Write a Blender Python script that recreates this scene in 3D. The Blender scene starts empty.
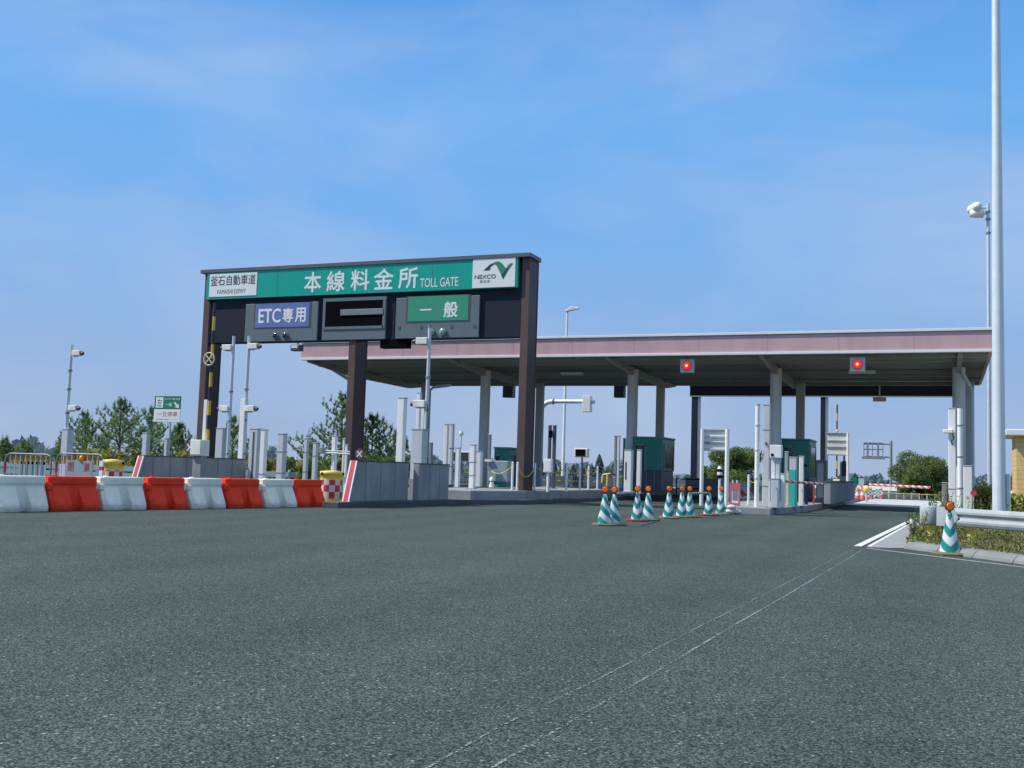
import bpy, math, random
from mathutils import Vector, Matrix
random.seed(7)
sc = bpy.context.scene
COL = sc.collection
R = math.radians

# ------------------------------------------------------------------ survey
# the camera, and the sight lines used to measure where things stand on the ground
F, CH = 1050.0, 1.15
ROLL, PITCH, PAN = math.atan(.0315), math.atan(86/1050.), math.atan(433/1053.6)
FW = Vector((-math.sin(PAN)*math.cos(PITCH), math.cos(PAN)*math.cos(PITCH), math.sin(PITCH)))
RT0 = Vector((math.cos(PAN), math.sin(PAN), 0)); UP0 = RT0.cross(FW)
RT = RT0*math.cos(ROLL) + UP0*math.sin(ROLL); UP = UP0*math.cos(ROLL) - RT0*math.sin(ROLL)
CAM = Vector((0, 0, CH))
def sight(x, y): return FW*F + RT*(x-512) + UP*(384-y)
def gp(x, y, z=0.0):
    d = sight(x, y); return CAM + d*((z-CH)/d.z)
def at(x, y, Y):
    d = sight(x, y); return CAM + d*(Y/d.y)

# ------------------------------------------------------------------ materials
def nt(m):
    return m.node_tree.nodes, m.node_tree.links
MATS = {}
def mat(name, col, rough=.6, metal=0., noise=.12, nscale=3., bump=0., bscale=40., dirt=0., emis=0., spec=.5, streak=0., coat=0., base=0.):
    if name in MATS: return MATS[name]
    m = bpy.data.materials.new(name); m.use_nodes = True
    n, l = nt(m); b = n['Principled BSDF']
    b.inputs['Roughness'].default_value = rough; b.inputs['Metallic'].default_value = metal
    b.inputs['Specular IOR Level'].default_value = spec
    b.inputs['Coat Weight'].default_value = coat
    tc = n.new('ShaderNodeTexCoord')
    nz = n.new('ShaderNodeTexNoise'); nz.inputs['Scale'].default_value = nscale; nz.inputs['Detail'].default_value = 6
    nz.inputs['Roughness'].default_value = .65
    l.new(tc.outputs['Object'], nz.inputs['Vector'])
    mr = n.new('ShaderNodeMapRange'); mr.inputs[1].default_value = .25; mr.inputs[2].default_value = .75
    mr.inputs[3].default_value = 1-noise; mr.inputs[4].default_value = 1+noise
    l.new(nz.outputs[0], mr.inputs[0])
    mx = n.new('ShaderNodeVectorMath'); mx.operation = 'SCALE'; mx.inputs[0].default_value = col[:3]
    l.new(mr.outputs[0], mx.inputs['Scale']); out = mx.outputs[0]
    if streak > 0:
        mp = n.new('ShaderNodeMapping'); mp.inputs['Scale'].default_value = (1.3, 1.3, .25)
        l.new(tc.outputs['Object'], mp.inputs[0])
        n2 = n.new('ShaderNodeTexNoise'); n2.inputs['Scale'].default_value = 1.6; n2.inputs['Detail'].default_value = 5
        l.new(mp.outputs[0], n2.inputs['Vector'])
        m2 = n.new('ShaderNodeMapRange'); m2.inputs[1].default_value = .42; m2.inputs[2].default_value = .68
        m2.inputs[3].default_value = 1; m2.inputs[4].default_value = 1-streak
        l.new(n2.outputs[0], m2.inputs[0])
        s2 = n.new('ShaderNodeVectorMath'); s2.operation = 'SCALE'; l.new(out, s2.inputs[0]); l.new(m2.outputs[0], s2.inputs['Scale'])
        out = s2.outputs[0]
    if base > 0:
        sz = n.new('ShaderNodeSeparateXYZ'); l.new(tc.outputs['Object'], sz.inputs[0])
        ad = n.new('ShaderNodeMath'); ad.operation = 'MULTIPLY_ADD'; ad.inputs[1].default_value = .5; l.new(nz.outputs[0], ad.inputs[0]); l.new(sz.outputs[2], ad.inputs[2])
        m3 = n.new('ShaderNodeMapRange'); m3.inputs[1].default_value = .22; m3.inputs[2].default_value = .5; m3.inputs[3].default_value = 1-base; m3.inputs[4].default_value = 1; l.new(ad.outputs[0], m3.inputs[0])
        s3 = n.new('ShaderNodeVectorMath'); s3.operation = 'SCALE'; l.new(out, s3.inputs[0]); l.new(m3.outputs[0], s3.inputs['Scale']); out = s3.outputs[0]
    l.new(out, b.inputs['Base Color'])
    rr = n.new('ShaderNodeMapRange'); rr.inputs[3].default_value = max(0, rough-.12); rr.inputs[4].default_value = min(1, rough+.12)
    l.new(nz.outputs[0], rr.inputs[0]); l.new(rr.outputs[0], b.inputs['Roughness'])
    if bump > 0:
        nb = n.new('ShaderNodeTexNoise'); nb.inputs['Scale'].default_value = bscale; nb.inputs['Detail'].default_value = 4
        l.new(tc.outputs['Object'], nb.inputs['Vector'])
        bp = n.new('ShaderNodeBump'); bp.inputs['Strength'].default_value = bump; bp.inputs['Distance'].default_value = .01
        l.new(nb.outputs[0], bp.inputs['Height']); l.new(bp.outputs[0], b.inputs['Normal'])
    if emis > 0:
        b.inputs['Emission Color'].default_value = (*col[:3], 1); b.inputs['Emission Strength'].default_value = emis
    MATS[name] = m
    return m

WHITE = mat('white_paint', (.84, .85, .84), .45, noise=.06, streak=.12)
OFFW = mat('offwhite_paint', (.82, .82, .76), .5, noise=.08, streak=.2)
LGREY = mat('light_grey_paint', (.56, .60, .61), .5, noise=.07, streak=.15)
GALV = mat('galvanised_steel', (.56, .62, .65), .5, metal=.15, noise=.1, nscale=6)
MGREY = mat('mid_grey_paint', (.22, .25, .27), .5, noise=.08)
DGREY = mat('dark_grey_paint', (.07, .08, .095), .5, noise=.1)
NAVY = mat('dark_navy_panel', (.020, .026, .042), .7, noise=.15, spec=.15)
BLACK = mat('black_plastic', (.006, .006, .008), .9, noise=.15, spec=.02)
BROWN = mat('brown_painted_steel', (.105, .062, .052), .5, noise=.1, streak=.12)
BROWN_SHADE = mat('shaded_brown_steel', (.045, .026, .032), .5, noise=.1)  # same steel as the flanges, with the side shade put into its colour
CONC = mat('weathered_concrete', (.30, .315, .32), .85, noise=.16, nscale=1.6, bump=.3, bscale=30, streak=.16)
CONCL = mat('pale_concrete', (.27, .29, .30), .85, noise=.14, nscale=2.2, bump=.3, bscale=30, streak=.15)
CONCD = mat('kerb_concrete_dark', (.085, .095, .10), .9, noise=.2, nscale=2.5, bump=.3, bscale=30, streak=.2)
PINK = mat('pink_metal_cladding', (.55, .365, .39), .55, noise=.08, nscale=.5, streak=.10)
TRIMW = mat('white_metal_trim', (.75, .76, .78), .4, noise=.04)
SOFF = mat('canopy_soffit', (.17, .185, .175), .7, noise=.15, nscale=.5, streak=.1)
SBEAM = mat('canopy_beam', (.30, .32, .30), .6, noise=.1)
COLM = mat('column_paint', (.66, .71, .70), .55, noise=.08, nscale=1.2, streak=.12)
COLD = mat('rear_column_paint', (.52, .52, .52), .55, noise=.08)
TEAL = mat('green_sign_film', (.0, .36, .28), .35, noise=.03)
DISPG = mat('green_display', (.05, .30, .18), .2, noise=.05)
DISPB = mat('blue_display', (.13, .19, .42), .2, noise=.05)
CASE = mat('casing_grey', (.12, .155, .175), .5, noise=.06)
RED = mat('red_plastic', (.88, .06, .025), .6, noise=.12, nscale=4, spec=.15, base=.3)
REDP = mat('red_paint', (.55, .05, .07), .5, noise=.12)
YEL = mat('yellow_paint', (.80, .62, .12), .5, noise=.12)
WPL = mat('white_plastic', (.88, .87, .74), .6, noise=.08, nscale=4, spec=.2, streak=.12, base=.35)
BOOTH = mat('green_booth_panel', (.02, .20, .155), .4, noise=.06)
BOOTHL = mat('pale_green_trim', (.15, .26, .25), .5, noise=.06)
GLASS = mat('dark_window_glass', (.03, .045, .05), .08, noise=.05)
BLUEG = mat('blue_grey_panel', (.27, .35, .39), .5, noise=.06)
TEALP = mat('turquoise_paint', (.05, .42, .36), .5, noise=.06)
ORNG = mat('orange_lens', (.85, .16, .015), .3, noise=.05, emis=.15)
CREAM = mat('cream_paint', (.62, .58, .38), .5)
YROPE = mat('yellow_rope', (.55, .45, .12), .8)
YWALL = mat('ochre_siding', (.60, .37, .10), .7, noise=.06)
REDL = mat('red_signal_lamp', (.9, .012, .012), .3, emis=.9)
REDC = mat('red_signal_core', (1., .25, .12), .3, emis=5)
LENS = mat('dark_lens', (.02, .05, .05), .12, noise=.05)
SAND = mat('sandbag_cloth', (.6, .6, .57), .9, noise=.15, bump=.5)
LOGOD = mat('logo_dark_green', (.015, .05, .05), .5)
LOGOG = mat('logo_mid_green', (.03, .22, .13), .5)
INK = mat('dark_lettering', (.03, .05, .05), .5)
INKR = mat('red_lettering', (.45, .06, .06), .5)
BARK = mat('bark', (.07, .05, .035), .9, noise=.3, nscale=8)

def stripes(name, ca, cb, period, axis=2, diag=0., rough=.5, duty=.5, shift=0.):
    m = bpy.data.materials.new(name); m.use_nodes = True; n, l = nt(m); b = n['Principled BSDF']
    b.inputs['Roughness'].default_value = rough
    tc = n.new('ShaderNodeTexCoord'); sp = n.new('ShaderNodeSeparateXYZ'); l.new(tc.outputs['Object'], sp.inputs[0])
    a = sp.outputs[axis]
    if diag:
        o = sp.outputs[0 if axis == 2 else 2]
        mm = n.new('ShaderNodeMath'); mm.operation = 'MULTIPLY_ADD'; mm.inputs[1].default_value = diag
        l.new(o, mm.inputs[0]); l.new(a, mm.inputs[2]); a = mm.outputs[0]
    d = n.new('ShaderNodeMath'); d.operation = 'MULTIPLY_ADD'; d.inputs[1].default_value = 1/period; d.inputs[2].default_value = shift; l.new(a, d.inputs[0])
    fr = n.new('ShaderNodeMath'); fr.operation = 'FRACT'; l.new(d.outputs[0], fr.inputs[0])
    gt = n.new('ShaderNodeMath'); gt.operation = 'GREATER_THAN'; gt.inputs[1].default_value = duty; l.new(fr.outputs[0], gt.inputs[0])
    mx = n.new('ShaderNodeMix'); mx.data_type = 'RGBA'; l.new(gt.outputs[0], mx.inputs[0])
    mx.inputs[6].default_value = (*ca, 1); mx.inputs[7].default_value = (*cb, 1)
    nz = n.new('ShaderNodeTexNoise'); nz.inputs['Scale'].default_value = 5; l.new(tc.outputs['Object'], nz.inputs['Vector'])
    mr = n.new('ShaderNodeMapRange'); mr.inputs[3].default_value = .8; mr.inputs[4].default_value = 1.15; l.new(nz.outputs[0], mr.inputs[0])
    s = n.new('ShaderNodeVectorMath'); s.operation = 'SCALE'; l.new(mx.outputs[2], s.inputs[0]); l.new(mr.outputs[0], s.inputs['Scale'])
    l.new(s.outputs[0], b.inputs['Base Color'])
    return m
STRYB = stripes('yellow_black_stripes', (.6, .42, .05), (.02, .02, .03), .9)
STRRW = stripes('red_white_bar', (.65, .62, .62), (.6, .08, .12), .34, axis=0, diag=1.0)
STRBW = stripes('black_white_bar', (.7, .7, .7), (.03, .03, .03), .22, axis=0)
STRRWD = stripes('red_white_diagonal_panel', (.65, .63, .62), (.6, .06, .06), .6, axis=0, diag=.9)

def cone_mat():
    m = bpy.data.materials.new('teal_white_chevron_cone'); m.use_nodes = True; n, l = nt(m); b = n['Principled BSDF']
    b.inputs['Roughness'].default_value = .4
    tc = n.new('ShaderNodeTexCoord'); sp = n.new('ShaderNodeSeparateXYZ'); l.new(tc.outputs['Object'], sp.inputs[0])
    at2 = n.new('ShaderNodeMath'); at2.operation = 'ARCTAN2'; l.new(sp.outputs[1], at2.inputs[0]); l.new(sp.outputs[0], at2.inputs[1])
    ab = n.new('ShaderNodeMath'); ab.operation = 'ABSOLUTE'; l.new(at2.outputs[0], ab.inputs[0])
    k = n.new('ShaderNodeMath'); k.operation = 'MULTIPLY'; k.inputs[1].default_value = .105; l.new(ab.outputs[0], k.inputs[0])
    ad = n.new('ShaderNodeMath'); ad.operation = 'SUBTRACT'; l.new(sp.outputs[2], ad.inputs[0]); l.new(k.outputs[0], ad.inputs[1])
    d = n.new('ShaderNodeMath'); d.operation = 'MULTIPLY_ADD'; d.inputs[1].default_value = 1/.27; d.inputs[2].default_value = .95; l.new(ad.outputs[0], d.inputs[0])
    fr = n.new('ShaderNodeMath'); fr.operation = 'FRACT'; l.new(d.outputs[0], fr.inputs[0])
    gt = n.new('ShaderNodeMath'); gt.operation = 'GREATER_THAN'; gt.inputs[1].default_value = .5; l.new(fr.outputs[0], gt.inputs[0])
    mx = n.new('ShaderNodeMix'); mx.data_type = 'RGBA'; l.new(gt.outputs[0], mx.inputs[0])
    mx.inputs[6].default_value = (.01, .25, .235, 1); mx.inputs[7].default_value = (.68, .70, .70, 1)
    nz = n.new('ShaderNodeTexNoise'); nz.inputs['Scale'].default_value = 9; nz.inputs['Detail'].default_value = 5; l.new(tc.outputs['Object'], nz.inputs['Vector'])
    mr = n.new('ShaderNodeMapRange'); mr.inputs[3].default_value = .72; mr.inputs[4].default_value = 1.15; l.new(nz.outputs[0], mr.inputs[0])
    s = n.new('ShaderNodeVectorMath'); s.operation = 'SCALE'; l.new(mx.outputs[2], s.inputs[0]); l.new(mr.outputs[0], s.inputs['Scale'])
    l.new(s.outputs[0], b.inputs['Base Color'])
    return m
CONEM = cone_mat()

def checker_mat():
    m = bpy.data.materials.new('red_white_checker'); m.use_nodes = True; n, l = nt(m); b = n['Principled BSDF']
    b.inputs['Roughness'].default_value = .45
    tc = n.new('ShaderNodeTexCoord'); sp = n.new('ShaderNodeSeparateXYZ'); l.new(tc.outputs['Object'], sp.inputs[0])
    at2 = n.new('ShaderNodeMath'); at2.operation = 'ARCTAN2'; l.new(sp.outputs[1], at2.inputs[0]); l.new(sp.outputs[0], at2.inputs[1])
    cb = n.new('ShaderNodeCombineXYZ')
    a = n.new('ShaderNodeMath'); a.operation = 'MULTIPLY_ADD'; a.inputs[1].default_value = 12/(2*math.pi); a.inputs[2].default_value = 20.3; l.new(at2.outputs[0], a.inputs[0])
    z = n.new('ShaderNodeMath'); z.operation = 'MULTIPLY_ADD'; z.inputs[1].default_value = 1/.19; z.inputs[2].default_value = .02; l.new(sp.outputs[2], z.inputs[0])
    l.new(a.outputs[0], cb.inputs[0]); l.new(z.outputs[0], cb.inputs[1]); cb.inputs[2].default_value = .5
    ck = n.new('ShaderNodeTexChecker'); ck.inputs['Scale'].default_value = 1.0; l.new(cb.outputs[0], ck.inputs[0])
    ck.inputs['Color1'].default_value = (.62, .62, .60, 1); ck.inputs['Color2'].default_value = (.5, .04, .05, 1)
    l.new(ck.outputs[0], b.inputs['Base Color'])
    return m
CHECK = checker_mat()

def asphalt():
    m = bpy.data.materials.new('asphalt'); m.use_nodes = True; n, l = nt(m); b = n['Principled BSDF']
    g = n.new('ShaderNodeNewGeometry'); P = g.outputs['Position']
    def noise(s, d=4, r=.6):
        x = n.new('ShaderNodeTexNoise'); x.inputs['Scale'].default_value = s; x.inputs['Detail'].default_value = d; x.inputs['Roughness'].default_value = r
        l.new(P, x.inputs['Vector']); return x.outputs[0]
    def mr(v, a, b_, c, d):
        x = n.new('ShaderNodeMapRange'); x.inputs[1].default_value = a; x.inputs[2].default_value = b_; x.inputs[3].default_value = c; x.inputs[4].default_value = d
        l.new(v, x.inputs[0]); return x.outputs[0]
    def math_(op, a, b_):
        x = n.new('ShaderNodeMath'); x.operation = op
        for i, v in enumerate((a, b_)):
            if isinstance(v, (int, float)): x.inputs[i].default_value = v
            else: l.new(v, x.inputs[i])
        return x.outputs[0]
    def vor(sc_):
        v_ = n.new('ShaderNodeTexVoronoi'); v_.inputs['Scale'].default_value = sc_; l.new(P, v_.inputs['Vector'])
        c_ = n.new('ShaderNodeSeparateColor'); l.new(v_.outputs['Color'], c_.inputs[0]); return v_, c_
    vo, sep = vor(88); vo2, sep2 = vor(42); vo3, sep3 = vor(15)
    stone = mr(sep.outputs[0], 0, 1, .25, 1.65)
    gap = mr(vo.outputs['Distance'], .3, .7, 1, .35)
    pale = math_('MULTIPLY', mr(sep2.outputs[0], .945, .96, 0, 2.5), mr(vo2.outputs['Distance'], .22, .36, 1, 0))
    pale2 = math_('MULTIPLY', mr(sep3.outputs[0], .95, .96, 0, 1.0), mr(vo3.outputs['Distance'], .13, .2, 1, 0))
    fine = mr(noise(30, 8, .75), .3, .7, .62, 1.38)
    big = math_('MULTIPLY', mr(noise(.22, 5), .3, .7, .86, 1.14), mr(noise(1.7, 5, .7), .3, .7, .9, 1.1))
    v = math_('ADD', math_('MULTIPLY', stone, gap), math_('ADD', pale, pale2))
    v = math_('MULTIPLY', math_('MULTIPLY', v, fine), big)
    sx = n.new('ShaderNodeSeparateXYZ'); l.new(P, sx.inputs[0])
    wav = math_('SINE', math_('MULTIPLY', math_('ADD', sx.outputs[0], mr(noise(.08, 2), 0, 1, -.8, .8)), 3.4), 0)
    v = math_('MULTIPLY', v, mr(wav, -1, 1, .94, 1.06))
    # a few oil drips and sealed patches
    drip = mr(noise(.9, 3, .5), .70, .76, 1, .72)
    v = math_('MULTIPLY', v, drip)
    s = n.new('ShaderNodeVectorMath'); s.operation = 'SCALE'; s.inputs[0].default_value = (.082, .117, .107)
    l.new(v, s.inputs['Scale']); l.new(s.outputs[0], b.inputs['Base Color'])
    b.inputs['Roughness'].default_value = .85; b.inputs['Specular IOR Level'].default_value = .25
    bp = n.new('ShaderNodeBump'); bp.inputs['Strength'].default_value = .6; bp.inputs['Distance'].default_value = .005
    l.new(math_('SUBTRACT', mr(sep.outputs[2], 0, 1, .3, 1), math_('MULTIPLY', vo.outputs['Distance'], 1.1)), bp.inputs['Height']); l.new(bp.outputs[0], b.inputs['Normal'])
    return m
ASPH = asphalt()

def ground_mat(name, c1, c2, sc1=.6, sc2=9.):
    m = bpy.data.materials.new(name); m.use_nodes = True; n, l = nt(m); b = n['Principled BSDF']
    g = n.new('ShaderNodeNewGeometry')
    a = n.new('ShaderNodeTexNoise'); a.inputs['Scale'].default_value = sc1; a.inputs['Detail'].default_value = 8; a.inputs['Roughness'].default_value = .7; l.new(g.outputs['Position'], a.inputs['Vector'])
    cr = n.new('ShaderNodeValToRGB'); cr.color_ramp.elements[0].color = (*c1, 1); cr.color_ramp.elements[1].color = (*c2, 1)
    cr.color_ramp.elements[0].position = .35; cr.color_ramp.elements[1].position = .65
    l.new(a.outputs[0], cr.inputs[0]); l.new(cr.outputs[0], b.inputs['Base Color']); b.inputs['Roughness'].default_value = .95
    c = n.new('ShaderNodeTexNoise'); c.inputs['Scale'].default_value = sc2; c.inputs['Detail'].default_value = 6; l.new(g.outputs['Position'], c.inputs['Vector'])
    bp = n.new('ShaderNodeBump'); bp.inputs['Strength'].default_value = .8; bp.inputs['Distance'].default_value = .05; l.new(c.outputs[0], bp.inputs['Height']); l.new(bp.outputs[0], b.inputs['Normal'])
    return m
GRASSG = ground_mat('grassy_ground', (.05, .075, .025), (.13, .12, .05))
SOIL = ground_mat('verge_soil', (.07, .075, .03), (.17, .14, .065), 3, 20)

def leaf_mat(name, c1, c2, haze=0.):
    m = bpy.data.materials.new(name); m.use_nodes = True; n, l = nt(m); b = n['Principled BSDF']
    g = n.new('ShaderNodeNewGeometry')
    a = n.new('ShaderNodeTexNoise'); a.inputs['Scale'].default_value = 1.4; a.inputs['Detail'].default_value = 3; l.new(g.outputs['Position'], a.inputs['Vector'])
    ri = n.new('ShaderNodeMath'); ri.operation = 'MULTIPLY_ADD'; ri.inputs[1].default_value = .45; l.new(g.outputs['Random Per Island'], ri.inputs[0])
    sb = n.new('ShaderNodeMath'); sb.operation = 'SUBTRACT'; sb.inputs[1].default_value = .22; l.new(a.outputs[0], sb.inputs[0]); l.new(sb.outputs[0], ri.inputs[2])
    cr = n.new('ShaderNodeValToRGB'); cr.color_ramp.elements[0].color = (*c1, 1); cr.color_ramp.elements[1].color = (*c2, 1)
    cr.color_ramp.elements[0].position = .25; cr.color_ramp.elements[1].position = .75
    l.new(ri.outputs[0], cr.inputs[0]); l.new(cr.outputs[0], b.inputs['Base Color'])
    b.inputs['Roughness'].default_value = .55; b.inputs['Specular IOR Level'].default_value = .3
    tr = n.new('ShaderNodeBsdfTranslucent'); l.new(cr.outputs[0], tr.inputs[0]); mx = n.new('ShaderNodeMixShader'); mx.inputs[0].default_value = .3
    l.new(b.outputs[0], mx.inputs[1]); l.new(tr.outputs[0], mx.inputs[2]); l.new(mx.outputs[0], n['Material Output'].inputs[0])
    return m
PINE = leaf_mat('pine_needles', (.07, .15, .06), (.30, .43, .14))
BUSH = leaf_mat('bush_leaves', (.07, .12, .035), (.24, .31, .09))
YGRN = leaf_mat('yellow_green_leaves', (.16, .20, .04), (.48, .46, .11))
FARL = leaf_mat('haze_tinted_leaves', (.12, .18, .21), (.20, .27, .28))  # aerial haze put into the leaf colour, bluish and pale
STRAW = leaf_mat('dry_grass', (.12, .13, .03), (.55, .48, .17))
WEED = leaf_mat('weed_leaves', (.05, .09, .03), (.17, .20, .07))

# ------------------------------------------------------------------ mesh helpers
class MB:
    def __init__(s): s.v = []; s.f = []; s.m = []; s.s = []; s.calls = []
    def add(s, vs, fs, mi=0, smooth=False):
        o = len(s.v); s.v += [tuple(p) for p in vs]
        for f in fs: s.f.append([o+i for i in f]); s.m.append(mi); s.s.append(smooth)
        return s
    def box(s, x0, x1, y0, y1, z0, z1, mi=0, M=None):
        vs = [Vector(p) for p in ((x0,y0,z0),(x1,y0,z0),(x1,y1,z0),(x0,y1,z0),(x0,y0,z1),(x1,y0,z1),(x1,y1,z1),(x0,y1,z1))]
        if M: vs = [M @ p for p in vs]
        return s.add(vs, [(0,3,2,1),(4,5,6,7),(0,1,5,4),(1,2,6,5),(2,3,7,6),(3,0,4,7)], mi)
    def cb(s, c, d, mi=0, M=None):
        return s.box(c[0]-d[0]/2, c[0]+d[0]/2, c[1]-d[1]/2, c[1]+d[1]/2, c[2]-d[2]/2, c[2]+d[2]/2, mi, M)
    def cyl(s, p0, p1, r0, r1=None, n=14, mi=0, cap=True, smooth=True):
        r1 = r0 if r1 is None else r1
        s.calls.append((p0, p1, r0, r1, n, mi))
        p0, p1 = Vector(p0), Vector(p1); d = (p1-p0).normalized()
        a = d.cross(Vector((0,0,1))) if abs(d.z) < .95 else d.cross(Vector((0,1,0)))
        a.normalize(); b = d.cross(a)
        vs = []
        for i in range(n):
            t = 2*math.pi*i/n; o = a*math.cos(t) + b*math.sin(t); vs += [p0+o*r0, p1+o*r1]
        s.add(vs, [(2*i, 2*((i+1)%n), 2*((i+1)%n)+1, 2*i+1) for i in range(n)], mi, smooth)
        if cap:
            s.add([vs[2*i] for i in range(n)], [list(range(n))], mi); s.add([vs[2*i+1] for i in range(n)], [list(range(n-1,-1,-1))], mi)
        return s
    def tube(s, pts, r, n=8, mi=0):
        for a, b in zip(pts[:-1], pts[1:]): s.cyl(a, b, r, r, n, mi)
        return s
    def lathe(s, prof, n=20, mi=0, smooth=True, c=(0,0,0)):
        vs = []; k = len(prof)
        for i in range(n):
            t = 2*math.pi*i/n
            for r, z in prof: vs.append((c[0]+r*math.cos(t), c[1]+r*math.sin(t), c[2]+z))
        fs = [(i*k+j, ((i+1)%n)*k+j, ((i+1)%n)*k+j+1, i*k+j+1) for i in range(n) for j in range(k-1)]
        return s.add(vs, fs, mi, smooth)
    def prism(s, poly, z0, z1, mi=0):
        n = len(poly); vs = [(p[0],p[1],z0) for p in poly] + [(p[0],p[1],z1) for p in poly]
        return s.add(vs, [list(range(n-1,-1,-1)), list(range(n,2*n))] + [(i,(i+1)%n,n+(i+1)%n,n+i) for i in range(n)], mi)
    def slab(s, poly, y0, y1, mi=0):      # polygon in x,z extruded along y
        n = len(poly); vs = [(p[0],y0,p[1]) for p in poly] + [(p[0],y1,p[1]) for p in poly]
        return s.add(vs, [list(range(n)), list(range(2*n-1,n-1,-1))] + [((i+1)%n,i,n+i,n+(i+1)%n) for i in range(n)], mi)
    def build(s, name, mats, parent=None, loc=None, bevel=0., kind=None):
        if name == 'collar' and len(s.calls) > 1:
            for (p0, p1, r0, r1, n, mi) in s.calls: o = MB().cyl(p0, p1, r0, r1, n, mi).build('collar', mats, parent)
            return o
        me = bpy.data.meshes.new(name); me.from_pydata(s.v, [], s.f)
        for m in (mats if isinstance(mats, (list, tuple)) else [mats]): me.materials.append(m)
        me.polygons.foreach_set('material_index', s.m); me.polygons.foreach_set('use_smooth', s.s)
        me.update()
        o = bpy.data.objects.new(name, me); COL.objects.link(o)
        if parent: o.parent = parent
        if loc is not None: o.location = loc
        if bevel:
            bv = o.modifiers.new('bevel', 'BEVEL'); bv.width = bevel; bv.segments = 2; bv.limit_method = 'ANGLE'; bv.angle_limit = R(40)
        if kind: o['kind'] = kind
        return o

def tag(o, label, cat, group=None):
    o['label'] = label; o['category'] = cat
    if group: o['group'] = group
    return o
def thing(name, loc, label, cat, group=None, rz=0):
    o = bpy.data.objects.new(name, None); COL.objects.link(o); o.location = loc; o.rotation_euler.z = rz
    o.empty_display_size = .2
    return tag(o, label, cat, group)
def copy_tree(o, parent=None):
    c = o.copy(); COL.objects.link(c); c.parent = parent
    for ch in list(o.children): copy_tree(ch, c)
    return c

def text(s, parent, x0, x1, z0, z1, y, m, name='lettering', bold=0., normal='-y', keep=False):
    """lettering fitted to a rectangle on a plane facing -y (or +y)"""
    cu = bpy.data.curves.new('t', 'FONT'); cu.body = s; cu.size = 1
    cu.resolution_u = 3
    ob = bpy.data.objects.new('t', cu); COL.objects.link(ob)
    dg = bpy.context.evaluated_depsgraph_get(); dg.update()
    me = bpy.data.meshes.new_from_object(ob.evaluated_get(dg))
    bpy.data.objects.remove(ob)
    xs = [v.co.x for v in me.vertices]; ys = [v.co.y for v in me.vertices]
    if not xs: return None
    a0, a1, b0, b1 = min(xs), max(xs), min(ys), max(ys)
    base = []
    for v in me.vertices:
        u = (v.co.x-a0)/(a1-a0); w = (v.co.y-b0)/max(b1-b0, 1e-6)
        base.append((x0+u*(x1-x0), z0+w*(z1-z0)))
    faces = [tuple(p.vertices) for p in me.polygons]; bpy.data.meshes.remove(me)
    k = bold*(z1-z0)*.9; sh = [(0,0)] if not bold else [(-k,0),(k,0),(0,k),(0,-k),(0,0)]
    vs = []; fs = []
    for q, (dx, dz) in enumerate(sh):
        o_ = len(vs); vs += [(a+dx, y-.0004*q, b_+dz) for a, b_ in base]; fs += [tuple(o_+t_ for t_ in f_) for f_ in faces]
    me = bpy.data.meshes.new(name); me.from_pydata(vs, [], fs)
    me.materials.clear(); me.materials.append(m); me.name = name
    o = bpy.data.objects.new(name, me); COL.objects.link(o); o.parent = parent
    return o

# ------------------------------------------------------------------ setting
g = MB(); g.add([(-3000,-3000,-.02),(3000,-3000,-.02),(3000,3000,-.02),(-3000,3000,-.02)], [(0,1,2,3)])
g.build('ground', GRASSG, kind='structure')
# asphalt: a wide apron in front of the gates and lanes running on behind them
kA = gp(902.9, 548.8); kB = gp(1024, 564.9); kd = (kB-kA)/(kB.x-kA.x); kR = kA + kd*40
poly = [(-75,-30),(60,-30),(60,kR.y+kd.y*18),(kA.x,kA.y),(-.35,40),(.3,74),(1.2,95),(14,150),(14,420),(-18,420),(-26,150),(-40,90),(-75,80)]
r = MB(); r.add([(p[0],p[1],0.0) for p in poly], [list(range(len(poly)))]); r.build('road', ASPH, kind='structure')
c = MB(); c.add([(-4.3,52.6,.004),(-.2,52.6,.004),(.1,74,.004),(-4.3,74,.004)], [(0,1,2,3)]); c.build('concrete_pavement', mat('bright_pavement',(.52,.53,.52),.85,noise=.15,nscale=1.5,bump=.2), kind='structure')
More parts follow.
